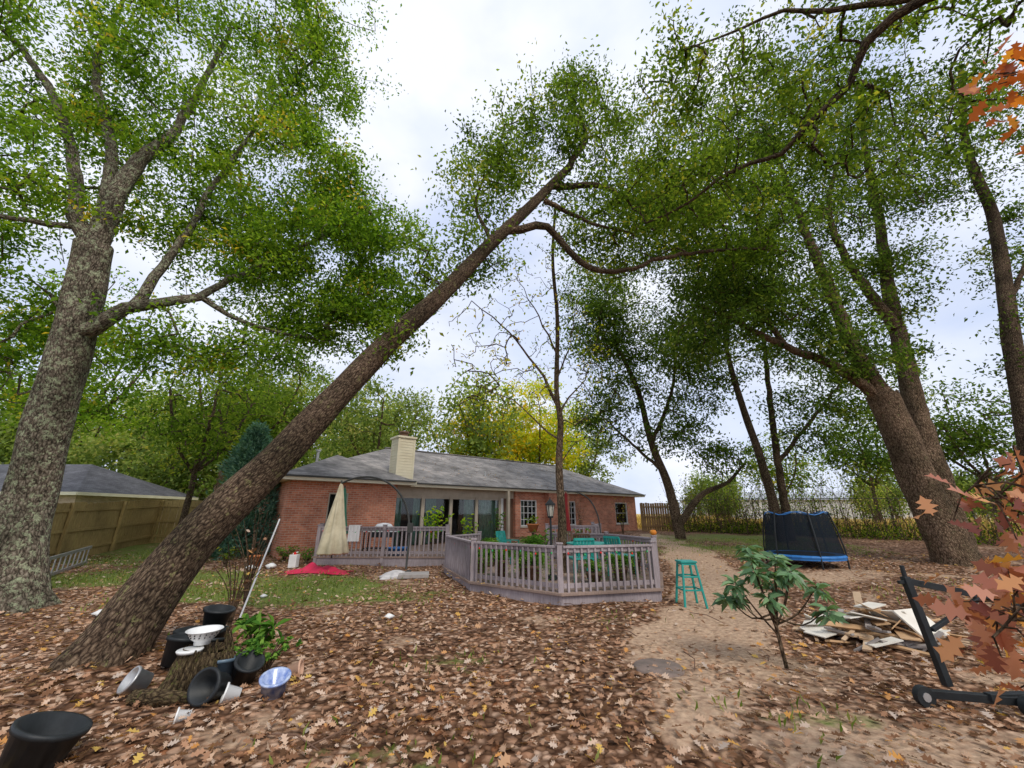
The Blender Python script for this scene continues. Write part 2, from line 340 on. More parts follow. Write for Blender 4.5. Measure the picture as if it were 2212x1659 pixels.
crown('leaning_oak_tree',[([(-4.55,4.92,-.25),(-4.38,5.04,.3),(-4.05,5.45,1.4),(-3.5,5.9,2.4),(-3.1,6.2,3.2),(-2.2,6.7,4.8),(-1.4,7.1,6),(-.5,7.5,7.5),(.5,7.9,9),(1.6,8.3,10.7)],.35,.10),
 ([(1.6,8.3,10.7),(2.2,8.6,12.3),(1.9,8.8,14.1)],.1,.03),
 ([(-.1,7.7,8),(.9,8,8.4),(1.7,8.3,7.6),(2.7,8.6,7.5),(4.4,9,8.3),(6.7,9.5,8.9),(8.4,10,9.2)],.11,.03),
 ([(1.0,8.1,9.8),(2.5,8.5,10.2),(3.7,9,10.1),(5.4,9.5,11.3)],.1,.03),
 ([(-.5,7.5,7.6),(-.9,7.8,9.1),(-.4,8,10.7),(-.2,8.2,12.1)],.05,.02),
 ([(.8,8,9.2),(2.1,8.3,8.8),(3.2,8.6,8.7)],.07,.02)],
 [((1.0,8.4,11.6),(2.2,1.6,1.9),125),((-.6,7.9,9.8),(1.1,1.1,1.8),50),((3,9,9.4),(2.3,1.6,1.5),135),((6,9.5,9.9),(2.6,1.7,1.7),150),((2,8.6,13.8),(1.0,.9,1.6),50),((4.5,9.3,12),(2.2,1.5,2.0),130),((-1.6,7.1,6.6),(.7,.6,.6),14),((-2.5,6.6,4.6),(.5,.4,.4),5),((-.9,7.9,7.6),(.9,.8,.9),24)],
 G3,BARK_D,nl=80,ls=.107,flare=.34,side0=24)
crown('live_oak_tree',[([(13.7,13,-.2),(13.3,13,2),(13,12.9,4.1),(12.7,12.8,5.5)],.54,.42),
 ([(12.7,12.8,5.4),(12,12.6,7.3),(11.6,12.4,9.5),(11.2,12.2,11.3),(10.8,12,13.8),(10.5,11.8,16.5)],.3,.06),
 ([(12.6,12.8,5.4),(11.1,12.5,6.4),(9.4,12.2,7),(7.8,12,7.8),(6.4,12,8.5)],.2,.05),
 ([(14,13.1,-.1),(14.2,13.3,4),(14.6,13.4,7.5),(14.9,13.4,10.1),(15.5,13.4,13.2),(16,13.4,17.1),(16.7,13.3,21.4)],.40,.08),
 ([(14.5,13.3,8.3),(13.2,13,11.1),(13,12.8,13.7),(14.5,12.6,17)],.2,.05),
 ([(9.4,12.2,7),(8.3,12.2,9.2),(6.8,12.2,11.4)],.1,.04)],
 [((12.5,12.5,13.6),(3.8,2.6,4.4),300),((8.8,12,9.2),(3.2,1.9,2.4),215),((12.5,12.4,19),(5,3,4),210),((6.5,11.8,7.4),(2.2,1.6,1.5),80),((6.8,12.2,11.6),(3,2,2.7),180),((11.3,12,6.8),(2.2,1.4,1.3),55),((8.6,12.4,15),(2.6,2,3),130),((15.6,13,17),(2,2,3.5),90),((14.8,12.8,9.5),(1.4,1.6,1.8),30)],
 G2,BARK_R,nl=78,ls=.138,spread=.35,flare=.35)
crown('water_oak_tree',[([(15.2,12,-.1),(16,11.8,4.5),(16.5,11.6,7.6),(17.3,11.4,11.5),(17.3,11.2,14.8),(18.3,11,18.8)],.34,.08),([(16.6,11.6,8),(17.5,11.3,9.6),(19,11.3,11)],.1,.04)],
 [((17.5,11.2,15.2),(2.8,2.2,3.8),170),((19,11.5,10),(1.8,1.6,2.8),70),((16.6,11.5,7),(1,1,2),16),((19,12,5),(2,1.5,2.2),60)],G2,BARK_D,nl=72,ls=.135,flare=.3,spread=.32)
crown('overhanging_oak_tree',[([(11.5,2.6,0),(10.8,3,4),(9.6,3.5,8)],.4,.25),
 ([(9.6,3.5,8),(8.3,3.9,9.5),(7.1,4.2,10),(6.5,4.8,9.8),(6.4,5.2,9.3),(5.8,5.6,8.8),(5.5,6,8.5),(4.6,6.3,8.4),(3.7,6.6,7.8),(3,7,7.7)],.12,.02),
 ([(7.1,4.2,10),(6,4.8,10.7),(5.4,5,11.1),(4.6,5.2,10.9),(3.8,5.4,10.7)],.06,.015)],
 [((4.9,5.9,9.9),(2.2,1.2,1.3),95),((3.6,6.5,8.3),(1.5,1.1,.9),50),((6.6,5.6,8.4),(1.2,1.0,1.0),36),((7.6,5,11),(2,1.6,1.8),85),((3.3,5.6,10.6),(.9,.8,.8),22),((8,6,9),(1.2,1,1.4),26),((8.2,5.2,9.2),(1,.9,1),20)],
 G3,BARK_D,nl=58,ls=.10,spread=.19)
crown('live_oak_tree',[([(8.1,20,.2),(7.8,20,2.9),(7.2,20,5),(6.75,19.8,7.65),(5.9,19.5,9.9)],.26,.1),([(8.05,20,1),(9.3,20,2.4),(10.9,20.3,3.1),(12,20.3,4)],.2,.05),([(7.2,20,5),(8.6,19.8,8),(9,19.6,11)],.12,.05),([(7.6,20,3.6),(6.2,20,5),(4.6,19.8,6.5)],.1,.04)],
 [((6,19.8,10.6),(3.4,2.4,4.3),240),((4.6,19.6,12.5),(2.2,2,3.6),100),((9.5,19.8,9),(2.5,2,3.5),140),((4.6,19.8,6.2),(1.6,1.5,1.6),45),((11,20.3,4.2),(1.6,1.2,1),32),((8.3,20,5.4),(2.2,1.5,1.2),40)],G2,BARK_D,nl=64,ls=.175,spread=.45,tw=.009)
crown('water_oak_tree',[([(12.3,19,.2),(12.1,19,3.5),(11.5,18.8,6.9),(11.1,18.5,9.5),(11.1,18,12.5)],.24,.08),([(13,19.5,.2),(13.1,19.5,2.9),(13.4,19.5,6.8),(13.7,19.3,10.4),(14,19,14.3)],.22,.07),([(13.2,19.5,4),(15.5,19.3,6.4),(18,19,9)],.12,.05)],
 [((12,18.8,12),(3.4,2.4,4.6),230),((15,19,6),(2,1.6,2.2),55),((17.5,19,9.5),(3,2,4.2),150)],G2,BARK_D,nl=64,ls=.175,spread=.45,tw=.009)
crown('bare_sapling_tree',[([(1.2,10.5,0),(1.28,10.5,1.4),(1.25,10.5,2.9),(1.34,10.52,4.0),(1.26,10.5,4.9),(1.36,10.48,7),(1.3,10.5,9.3),(1.45,10.5,11.3)],.125,.04),
 ([(1.28,10.5,4.4),(.9,10.45,5.3),(.5,10.4,5.9),(-.3,10.2,6.8),(-1.2,10,7.5)],.055,.012),([(1.3,10.5,3.5),(.8,10.35,3.8),(.3,10.2,4.3),(-.6,10,4.7),(-1.4,9.8,4.3)],.03,.008),([(1.3,10.5,4.1),(1.6,10.6,4.7),(2.1,10.7,5.3),(2.6,11,6.6)],.035,.008),([(1.3,10.5,6),(.8,10.4,7.2),(.2,10.3,8.4)],.035,.008),([(1.3,10.5,5.3),(1.7,10.5,6.3),(2.0,10.5,7.8)],.03,.008),([(1.3,10.5,2.9),(1.7,10.4,3.4),(2.2,10.3,3.6)],.02,.006)],
 [((-.3,10.2,5.6),(1.8,1.2,2.2),170),((2.0,10.8,5.6),(1.2,1,2.2),100),((.9,10.5,8.2),(1.3,1,1.8),50)],GY,BARK_R,nl=4,ls=.10,spread=.12,tw=.0042,side0=12,lump=.05,holes=False)
def autotree(name,x,y,h,r,lm,n=120,ls=.28,tr=.25):
    z=float(gz(x,y)); b=[];k=4
    for q in range(k):
        a=q*6.28/k+rng.random(); b.append(([(x,y,z+h*.32),(x+math.cos(a)*r*.4,y+math.sin(a)*r*.4,z+h*.5),(x+math.cos(a)*r*.6,y+math.sin(a)*r*.6,z+h*.72)],tr*.5,.05))
    crown(name,[([(x,y,z-.1),(x+rng.normal(0,.3),y,z+h*.2),(x,y,z+h*.4)],tr,tr*.7)]+b,
      [((x,y,z+h*.68),(r,r*.8,h*.32),int(n*.6)),((x+r*.4,y,z+h*.5),(r*.7,r*.6,h*.2),n//4),((x-r*.4,y,z+h*.55),(r*.7,r*.6,h*.22),n//4)],lm,BARK_D,nl=60,ls=ls,spread=.55,tw=.014,step=.9)
autotree('background_oak_tree',-17,24,13,4.8,G3,210,.22)
autotree('background_oak_tree',-10,29,12,4.5,GW,170,.25)
autotree('background_oak_tree',-24,20,15,5,G1,210,.22)
autotree('background_oak_tree',-14,17.5,9,2.6,G3,80,.18,.14)
autotree('yellow_maple_tree',-2.5,36,12.5,4.2,GY,240,.28)
autotree('yellow_maple_tree',2.6,38,14.5,4.4,GY,260,.30)
autotree('background_oak_tree',8,44,13,4.5,GW,110,.34)
autotree('background_oak_tree',24,20,8,2.8,G2,120,.2,.15)
autotree('background_oak_tree',27,30,9,3,G2,110,.26,.15)
autotree('background_oak_tree',19.5,29,7,2.6,G3,80,.22,.13)
tb=Tubes();C=[];Rn=[]
for q in range(48):
    if q<36: x=rng.uniform(-62,-3); y=rng.uniform(33,52); h=rng.uniform(11,18)
    else: x=rng.uniform(30,85); y=rng.uniform(52,75); h=rng.uniform(5,9)
    r=h*.3; tb.add(np.array([(x,y,0),(x+rng.normal(0,.5),y,h*.35),(x+rng.normal(0,.8),y,h*.8)]),np.array([.3,.22,.06]),6)
    n=75;d=nrm(rng.normal(size=(n,3)))*(rng.random((n,1))**.4); c=np.array([x,y,h*.58])+d*np.array([r,r,h*.42]);
    tb_=rng.normal(0,.1)
    for cc in c:
        k=40;C.append(cc+rng.normal(size=(k,3))*.55);Rn.append(np.clip(tb_+rng.normal(.5,.25)*.6+rng.random(k)*.45,0,1))
C=np.vstack(C);Rn=np.concatenate(Rn);n=len(C);L=rng.uniform(.3,.5,n)
Vv,Ff=leafarr(C,rng.normal(size=(n,3)),rng.normal(size=(n,3))+np.array([0,0,.8]),L,L*.6)
e=empty('background_woodland');tb.obj('trunks',BARK_D,e);npmesh('foliage',Vv,Ff,GW,e,fa=Rn)
n=20000;t=rng.random(n)**1.3;a=rng.random(n)*6.283;r=(1-t)**.6*1.45*(.5+.5*rng.random(n)**.4)*(1+.28*np.sin(a*4+t*17)+.18*np.sin(a*9-t*31)+.12*np.sin(t*40))
C=np.stack([-10.0+.3*np.sin(t*5)+r*np.cos(a),15.6+r*np.sin(a),.2+t*4.6+.15*rng.normal(size=n)],1)
D=np.stack([np.cos(a),np.sin(a),.5+0*a],1)+rng.normal(0,.4,(n,3))
Vv,Ff=leafarr(C,D,rng.normal(size=(n,3)),.2,.05)
e=empty('cedar_bush');npmesh('foliage',Vv,Ff,GB,e,fa=rng.random(n));tb=Tubes();tb.add([(-10.0,15.6,0),(-10.0,15.6,3.8)],[.12,.03],8);tb.obj('trunk',BARK_D,e)

# ------------------------------------------------------------------ house
def masonry(name,c1,c2,mo,bw,rh,ms,lo,hi,nsc):
    m,nt,out=newmat(name)
    tc=nt.nodes.new('ShaderNodeTexCoord');sp=nt.nodes.new('ShaderNodeSeparateXYZ');nt.links.new(tc.outputs['Object'],sp.inputs[0])
    ad=nt.nodes.new('ShaderNodeMath');nt.links.new(sp.outputs[0],ad.inputs[0]);nt.links.new(sp.outputs[1],ad.inputs[1])
    cb=nt.nodes.new('ShaderNodeCombineXYZ');nt.links.new(ad.outputs[0],cb.inputs[0]);nt.links.new(sp.outputs[2],cb.inputs[1])
    br=nt.nodes.new('ShaderNodeTexBrick');nt.links.new(cb.outputs[0],br.inputs[0])
    for k,v in (('Color1',(*c1,1)),('Color2',(*c2,1)),('Mortar',(*mo,1)),('Scale',1),('Mortar Size',ms),('Brick Width',bw),('Row Height',rh),('Mortar Smooth',.3)): br.inputs[k].default_value=v
    f=noise(nt,nsc,6,None,.7);r2=ramp(nt,[(.35,lo),(.52,(1,1,1)),(.7,hi)],f)
    princ(nt,out,mix(nt,1.0,br.outputs[0],r2.outputs[0],'MULTIPLY'),.88,br.outputs['Fac'],-.4,.01,spec=.18);return m
BRICK=masonry('red_brick',(.66,.26,.15),(.48,.16,.09),(.55,.42,.33),.21,.075,.008,(.75,.75,.75),(1.2,1.2,1.2),1.6)
ROOF=masonry('grey_shingle',(.30,.28,.265),(.20,.19,.18),(.09,.085,.08),.3,.06,.005,(.55,.55,.55),(1.5,1.45,1.4),.9)
ROOF2=masonry('dark_shingle',(.13,.13,.14),(.09,.09,.10),(.04,.04,.04),.3,.06,.005,(.7,.7,.7),(1.3,1.3,1.3),.7)
ROOF3=masonry('tan_shingle',(.60,.37,.27),(.50,.30,.21),(.25,.15,.1),.3,.06,.005,(.8,.8,.8),(1.2,1.2,1.2),.7)
CREAM=pm('cream_paint',(.80,.74,.56),(.70,.63,.46),2,.6,.1)
BEIGE=pm('beige_frame',(.52,.45,.35),(.40,.34,.26),3,.6,.1)
WHITE=pm('white_paint',(.80,.80,.78),(.66,.66,.64),3,.5,.1)
DARK=pm('dark_interior',(.04,.04,.04),(.02,.02,.02),2,.9,0)
BROWN=pm('brown_paint',(.17,.095,.06),(.12,.065,.04),4,.6,.1)
CURT=pm('curtain_green',(.20,.34,.27),(.11,.20,.16),5,.9,.1)
GUT=pm('dark_gutter',(.06,.06,.055),(.04,.04,.035),3,.5,.05)
BLACK=pm('black_plastic',(.024,.028,.03),(.014,.016,.017),8,.5,.1,spec=.3)
METAL=pm('grey_metal',(.55,.55,.54),(.38,.38,.38),8,.4,.1,metal=.6)
m,nt,out=newmat('window_glass');t=nt.nodes.new('ShaderNodeBsdfTransparent');t.inputs[0].default_value=(.85,.9,.88,1);gl=nt.nodes.new('ShaderNodeBsdfGlossy');gl.inputs['Roughness'].default_value=.03
fr=nt.nodes.new('ShaderNodeFresnel');fr.inputs[0].default_value=1.5;x=nt.nodes.new('ShaderNodeMixShader');nt.links.new(fr.outputs[0],x.inputs[0]);nt.links.new(t.outputs[0],x.inputs[1]);nt.links.new(gl.outputs[0],x.inputs[2]);nt.links.new(x.outputs[0],out.inputs[0]);GLASS=m
H=empty('brick_house',(-8,14.3,.22),math.radians(39.7))
b=B()
def wallx(x0,x1,y,th,z1,ops):
    cur=x0
    for (a,c,zs,zt) in ops:
        if a>cur: b.bx(cur,a,y,y+th,-.3,z1)
        if zs>0: b.bx(a,c,y,y+th,-.3,zs)
        if zt<z1: b.bx(a,c,y,y+th,zt,z1)
        cur=c
    if cur<x1: b.bx(cur,x1,y,y+th,-.3,z1)
wallx(0,3.9,-.5,.2,2.5,[(1.3,2.0,.25,2.1)])
b.bx(3.7,3.9,-.3,.05,-.3,2.5)
b.bx(0,.2,-.3,10.4,-.3,2.5); b.bx(21.0,21.2,.05,10.4,-.3,2.5); b.bx(.2,21,10.2,10.4,-.3,2.5)
wallx(10.5,21.2,-.15,.2,2.5,[(10.85,12.0,.75,2.05),(14.5,15.1,.75,2.05),(18.9,20.2,.75,2.05)])
b.bx(12.6,14.2,-.5,-.15,-.3,2.5)
b.obj('walls',[BRICK],H)
b=B()
def win(x0,x1,z0,z1,y,nv,nh,fm=1,sill=True):
    b.bx(x0,x1,y+.10,y+.11,z0,z1,2)
    w=.05
    b.bx(x0,x0+w,y+.02,y+.09,z0,z1,fm);b.bx(x1-w,x1,y+.02,y+.09,z0,z1,fm)
    b.bx(x0+w,x1-w,y+.02,y+.09,z1-w,z1,fm);b.bx(x0+w,x1-w,y+.02,y+.09,z0,z0+w,fm)
    for i in range(1,nv): xx=x0+(x1-x0)*i/nv; b.bx(xx-.012,xx+.012,y+.06,y+.095,z0+w,z1-w,fm)
    for i in range(1,nh): zz=z0+(z1-z0)*i/nh; b.bx(x0+w,x1-w,y+.05,y+.098,zz-.013,zz+.013,fm)
    if sill: b.bx(x0-.05,x1+.05,y-.04,y+.015,z0-.08,z0-.002,3)
    b.bx(x0,x1,y+.5,y+.52,z0,z1,0)
win(10.85,12.0,.75,2.05,-.15,4,4);win(14.5,15.1,.75,2.05,-.15,2,4);win(18.9,20.2,.75,2.05,-.15,1,2,1)
b.bx(18.95,20.15,.0,.01,.8,2.0,1)
win(1.3,2.0,.25,2.1,-.5,1,2,3)
x0,x1=3.92,9.6
for i in range(5):
    xx=x0+(x1-x0)*i/4; b.bx(xx-.06,xx+.06,-.02,.1,0,2.1,3)
for i in range(4):
    a=x0+(x1-x0)*i/4+.06;c=x0+(x1-x0)*(i+1)/4-.06
    b.bx(a,c,.04,.05,.1,2.0,2);b.bx(a,c,0,.08,0,.1,3);b.bx(a,c,0,.08,2.0,2.1,3)
    b.bx(a,a+.05,.01,.09,.1,2.0,3)
b.bx(x0-.06,10.5,-.03,.12,2.1,2.5,3)
b.bx(3.9,10.5,3.0,3.05,0,2.5,0);b.bx(3.9,10.5,.2,3,-.02,0,0)
b.bx(9.66,9.8,-.04,.1,0,2.1,1);b.bx(9.8,10.5,.05,.1,0,2.1,4)
b.bx(9.62,9.76,-.62,-.5,-.1,2.45,3)
b.obj('windows_and_doors',[DARK,WHITE,GLASS,BEIGE,BROWN],H)
b=B()
def curtain(x0,x1,y,z0,z1):
    n=int((x1-x0)/.03);vs=[]
    for i in range(n+1):
        xx=x0+(x1-x0)*i/n;yy=y+.035*math.sin(i*1.1)
        vs+=[(xx,yy,z0),(xx,yy+.02*math.sin(i*.5),z1)]
    b._a(vs,[(2*i,2*i+2,2*i+3,2*i+1) for i in range(n)],0,True)
for a,c in((4.1,4.5),(5.0,5.3),(5.6,6.1),(7.6,8.1),(8.5,9.5)): curtain(a,c,.2,.1,2.05)
curtain(10.9,11.2,.05,.8,2.0)
b.obj('curtains',[CURT],H)
b=B()
e0=[(-.5,-.55,2.6),(21.8,-.55,2.6),(21.8,10.9,2.6),(-.5,10.9,2.6)];r0=(5.6,5.2,4.85);r1=(18.9,5.2,4.85)
b.poly([e0[0],e0[1],r1,r0]);b.poly([e0[1],e0[2],r1]);b.poly([e0[2],e0[3],r0,r1]);b.poly([e0[3],e0[0],r0])
w=[(-.52,-1.05,2.62),(4.45,-1.05,2.62),(4.45,3,2.62),(-.52,3,2.62)];p0=(1.97,1.5,3.75);p1=(1.97,3.0,3.75)
b.poly([w[0],w[1],p0]);b.poly([w[1],w[2],p1,p0]);b.poly([w[3],w[0],p0,p1])
b.beam((5.5,5.2,4.87),(19,5.2,4.87),.25,.05,1)
b.cyl((1.4,2.4,3.3),(1.4,2.4,3.95),.06,.06,10,2);b.cyl((9.5,1.2,3.1),(9.5,1.2,3.5),.05,.05,8,2);b.cyl((1.4,2.4,3.95),(1.4,2.4,4.02),.1,.1,10,2)
b.obj('roof',[ROOF,ROOF,METAL],H)
b=B()
b.bx(4.46,21.8,-.57,-.53,2.44,2.6);b.bx(-.53,4.46,-1.08,-1.04,2.46,2.62);b.bx(-.56,-.53,-1.04,10.9,2.46,2.62);b.bx(21.78,21.82,-.52,10.9,2.44,2.6);b.bx(4.42,4.46,-1.04,-.57,2.46,2.62)
b.bx(-.5,21.75,-.52,10.8,2.50,2.53);b.bx(-.5,4.4,-1.03,-.53,2.50,2.53)
b.bx(4.5,21.8,-.66,-.575,2.55,2.6,1);b.bx(-.5,4.4,-1.17,-1.085,2.57,2.62,1)
b.obj('eaves',[CREAM,GUT],H)
b=B()
z=2.55
while z<4.5:
    b.bx(3.95,4.72,-.1,.65,z,z+.118,0);b.bx(3.94,4.73,-.11,.66,z,z+.02,0);z+=.12
for xx in(3.93,4.66):
    b.bx(xx,xx+.08,-.12,-.112,2.55,4.5,0)
b.bx(3.89,4.78,-.16,.71,4.52,4.6,0);b.cyl((4.33,.28,4.6),(4.33,.28,4.80),.18,.18,14,1);b.cyl((4.33,.28,4.80),(4.33,.28,4.86),.24,.22,14,1)
b.obj('chimney',[CREAM,BROWN],H)
def nhouse(name,loc,rz,w,d,h,rise,wm,rm,gable=False):
    e=empty(name,loc,rz);b=B();b.bx(0,w,0,d,-.3,h);
    for q in(.2,.5,.8):
        xx=w*q;b.bx(xx-.5,xx+.5,-.03,-.005,1.0,2.1,1);b.bx(xx-.56,xx+.56,-.05,-.032,.93,1.0,2);b.bx(xx-.56,xx+.56,-.05,-.032,2.1,2.17,2);b.bx(xx-.56,xx-.5,-.05,-.032,1.0,2.1,2);b.bx(xx+.5,xx+.56,-.05,-.032,1.0,2.1,2);b.bx(xx-.02,xx+.02,-.05,-.032,1.0,2.1,2)
    b.obj('walls',[wm,DARK,WHITE],e);b=B();o=.5
    if gable:
        b.poly([(-o,-o,h),(w+o,-o,h),(w+o,d/2,h+rise),(-o,d/2,h+rise)]);b.poly([(w+o,d+o,h),(-o,d+o,h),(-o,d/2,h+rise),(w+o,d/2,h+rise)])
        b.poly([(w,0,h),(w,d,h),(w,d/2,h+rise-.1)],1);b.poly([(0,0,h),(0,d,h),(0,d/2,h+rise-.1)],1)
        b.beam((w+o,-o,h),(w+o,d/2,h+rise),.06,.25,1);b.beam((w+o,d+o,h),(w+o,d/2,h+rise),.06,.25,1)
    else:
        q=d/2;b.poly([(-o,-o,h),(w+o,-o,h),(w-q,q,h+rise),(q,q,h+rise)]);b.poly([(w+o,-o,h),(w+o,d+o,h),(w-q,q,h+rise)]);b.poly([(w+o,d+o,h),(-o,d+o,h),(q,q,h+rise),(w-q,q,h+rise)]);b.poly([(-o,d+o,h),(-o,-o,h),(q,q,h+rise)])
    b.bx(-o,w+o,-o-.04,-o-.002,h-.2,h-.003,1);b.bx(w+o+.002,w+o+.04,-o,d+o,h-.2,h-.003,1);b.bx(-o,w+o,-o,d+o,h-.06,h-.03,1)
    b.obj('roof',[rm,CREAM],e)
TAN=masonry('tan_brick',(.58,.42,.29),(.46,.32,.22),(.6,.5,.4),.21,.075,.008,(.8,.8,.8),(1.2,1.2,1.2),1.2)
nhouse('neighbor_house',(-45,26,.3),0,17,9,2.6,2.3,TAN,ROOF2)
nhouse('neighbor_house',(-40,42,.3),0,11,9,2.9,2.0,TAN,ROOF3,True)
b=B();b.bx(0,60,0,20,0,4.0,0);b.poly([(-.5,-.5,4.0),(60.5,-.5,4.0),(60.5,10,6.0),(-.5,10,6.0)],1);b.poly([(60.5,20.5,4.0),(-.5,20.5,4.0),(-.5,10,6.0),(60.5,10,6.0)],1)
b.obj('warehouse',[pm('pale_siding',(.55,.55,.53),(.45,.45,.44),1,.7,.1),pm('pale_roof',(.42,.44,.46),(.34,.36,.38),1,.6,.1)],loc=(44,90,.4),rz=-.1)

# ------------------------------------------------------------------ decks
DECK=woodmat('weathered_deck',(.42,.365,.37),(.27,.225,.23))
DECK2=woodmat('deck_boards',(.36,.26,.21),(.22,.16,.13))
RED=pm('red_bulb',(.7,.03,.02),(.6,.02,.02),5,.3,0)
def rail(b,p,q,z0,h,m=0,posts=(True,True)):
    p=np.array(p,float);q=np.array(q,float);L=np.linalg.norm(q-p);d=(q-p)/L
    for k,pt in ((0,p),(1,q)):
        if posts[k]: b.bx(pt[0]-.05,pt[0]+.05,pt[1]-.05,pt[1]+.05,z0-.2,z0+h+.03,m);b.bx(pt[0]-.065,pt[0]+.065,pt[1]-.065,pt[1]+.065,z0+h+.032,z0+h+.06,m)
    a=p+d*.055;c=q-d*.055
    b.beam((*a,z0+h-.02),(*c,z0+h-.02),.12,.04,m);b.beam((*a,z0+h-.085),(*c,z0+h-.085),.04,.08,m);b.beam((*a,z0+.1),(*c,z0+.1),.04,.08,m)
    n=int(L/.135);M=Matrix.Rotation(math.atan2(d[1],d[0]),3,'Z')
    for i in range(1,n):
        x,y=p+d*L*i/n+rng.normal(0,.003,2);b.box((x-d[1]*-.04,y-d[0]*.04,z0+h*.5-.03),(.04,.035,h-.04),m,M)
OCT=[(-1.8,11.7),(-.85,9.3),(.9,8.0),(2.85,8.5),(3.6,10.6),(2.9,12.8)]
b=B();full=OCT+[(1.0,13.5),(-.9,13.2)];zt=.22
cx=sum(p[0] for p in full)/8;cy=sum(p[1] for p in full)/8
gro=lambda s:[(cx+(x-cx)*s,cy+(y-cy)*s) for x,y in full]
b.prism(gro(1.045),zt-.045,zt,1);b.prism(gro(1.025),-.05,zt-.047,0)
for p,q in zip(OCT[:-1],OCT[1:]): rail(b,p,q,zt,.79,0,(True,False))
rail(b,OCT[-1],(1.2,13.5),zt,.79,0,(True,True));rail(b,OCT[0],(-1.0,12.9),zt,.79,0,(False,True))
b.obj('octagonal_deck',[DECK,DECK2],bev=.004)
b=B();DP=[(-6.1,12.9),(-1.9,12.8),(-1.2,13.55),(3.0,13.8),(3.4,17.2),(-.6,20.05),(-6.9,14.75)];zd=.36
b.prism(DP,zd-.05,zd,1);b.prism([(x*.985,y*.999+.04) for x,y in DP],-.05,zd-.052,0)
rail(b,(-6.0,12.95),(-3.95,12.9),zd,.85);rail(b,(-3.95,12.9),(-2.0,12.9),zd,.85,0,(False,True));rail(b,(1.2,14.2),(3.0,14.2),zd,.85);rail(b,(3.0,14.2),(3.3,16.9),zd,.85,0,(False,True));rail(b,(-6.0,12.95),(-6.6,14.4),zd,.85,0,(False,True))
b.obj('wooden_deck',[DECK,DECK2])
b=B()
for P,zz in ((OCT,zt+.69),([(-6,12.9),(-2,12.9)],zd+.74)):
    for p,q in zip(P[:-1],P[1:]):
        L=math.hypot(q[0]-p[0],q[1]-p[1]);n=int(L/.33)
        for i in range(n):
            f=(i+.5)/n;x=p[0]+(q[0]-p[0])*f;y=p[1]+(q[1]-p[1])*f-.07;z=zz-.06*abs(math.sin(f*math.pi*2))
            b.lathe([(0,-.022),(.016,-.012),(.02,0),(.013,.018),(0,.025)],(x,y,z),7,i%2)
            f2=(i+1.5)/n
            if i<n-1: b.cyl((x,y,z+.02),(p[0]+(q[0]-p[0])*f2,p[1]+(q[1]-p[1])*f2-.07,zz-.06*abs(math.sin(f2*math.pi*2))+.02),.004,.004,4,2)
GRNB=pm('green_bulb',(.05,.4,.12),(.04,.3,.1),5,.3,0)
b.obj('string_lights',[RED,GRNB,BLACK])
n=900;x=rng.uniform(-1.9,3.7,n);y=rng.uniform(7.9,13.4,n);ok=(np.hypot((x-cx)/2.6,(y-cy)/2.7)<1)
C=np.stack([x,y,np.full(n,zt+.012)],1)[ok]
n2=350;x=rng.uniform(-5.9,-2,n2);y=rng.uniform(13,15,n2);C=np.vstack([C,np.stack([x,y,np.full(n2,zd+.012)],1)])
n3=700;sx=rng.uniform(4.6,21,n3);sw=rng.uniform(-.5,4.8,n3)**1;hz=2.6+(sw+.55)*2.25/5.75+.02;ca,sa=math.cos(math.radians(39.7)),math.sin(math.radians(39.7));okr=sx>sw+.5
R3=np.stack([-8+ca*sx-sa*sw,14.3+sa*sx+ca*sw,.22+hz],1)[okr&(sx<21-sw*.45)];C=np.vstack([C,R3]);n=len(C);an=rng.random(n)*6.283
Vv,Ff=leafarr(C,np.stack([np.cos(an),np.sin(an),.1+0*an],1),nrm(rng.normal(0,.2,(n,3))+np.array([0,0,1])),rng.uniform(.06,.11,n),.07,OAK);npmesh('fallen_leaves',Vv,Ff,LIT,fa=rng.random(n))

# plants
FERN=leafmat('fern_leaf',[(0,(.03,.09,.015)),(.6,(.10,.23,.035)),(1,(.24,.40,.07))],.35)
TERR=pm('terracotta',(.55,.20,.07),(.45,.15,.05),8,.7,.1)
def fern(name,x,y,z,r=.55,nf=34,mat=FERN,pot=None,up=.5,lw=.11):
    C=[];D=[];Nn=[];L=[]
    for k in range(nf):
        a=rng.random()*6.283;rr=r*rng.uniform(.6,1.1);h=up*rng.uniform(.5,1.3);dr=rng.uniform(.3,.75);d=np.array([math.cos(a),math.sin(a),0]);s=np.array([-d[1],d[0],0])
        for q in range(1,15):
            t=q/14;p=np.array([x,y,z])+d*rr*t+np.array([0,0,h*1.9*t-(h*1.9+dr*.5)*t*t])
            for sg in(-1,1):
                C.append(p);D.append(s*sg+d*.5+np.array([0,0,rng.normal(0,.15)-.25]));Nn.append([0,0,1]);L.append(lw*(1.1-t*.8)*rr/.5)
    C=np.array(C)+rng.normal(0,.004,(len(C),3));L=np.array(L)
    Vv,Ff=leafarr(C,np.array(D),np.array(Nn)+rng.normal(0,.25,(len(C),3)),L,L*.4)
    e=empty(name);npmesh('fronds',Vv,Ff,mat,e,fa=np.repeat(rng.random(nf),28)[:len(C)])
    if pot:
        b=B();b.lathe([(0,0),(.11,0),(.16,z-pot-.06),(.17,z-pot-.06),(.17,z-pot),(.14,z-pot-.02),(0,z-pot-.03)],(x,y,pot),16);b.obj('pot',[BROWN],e)
    return e
for fx,fy,fz,fr,fn in((-.25,9.75,.6,.58,60),(.45,9.15,.55,.5,55),(-.75,10.5,.58,.5,50),(.3,9.9,.7,.55,45),(2.35,9.3,.5,.5,50),(.5,11.6,.75,.5,40),(2.95,10.3,.55,.45,40),(1.7,8.9,.45,.38,36),(-.6,11.7,.7,.45,36)):
    fern('fern_plant',fx,fy,fz,fr,fn,pot=.22)
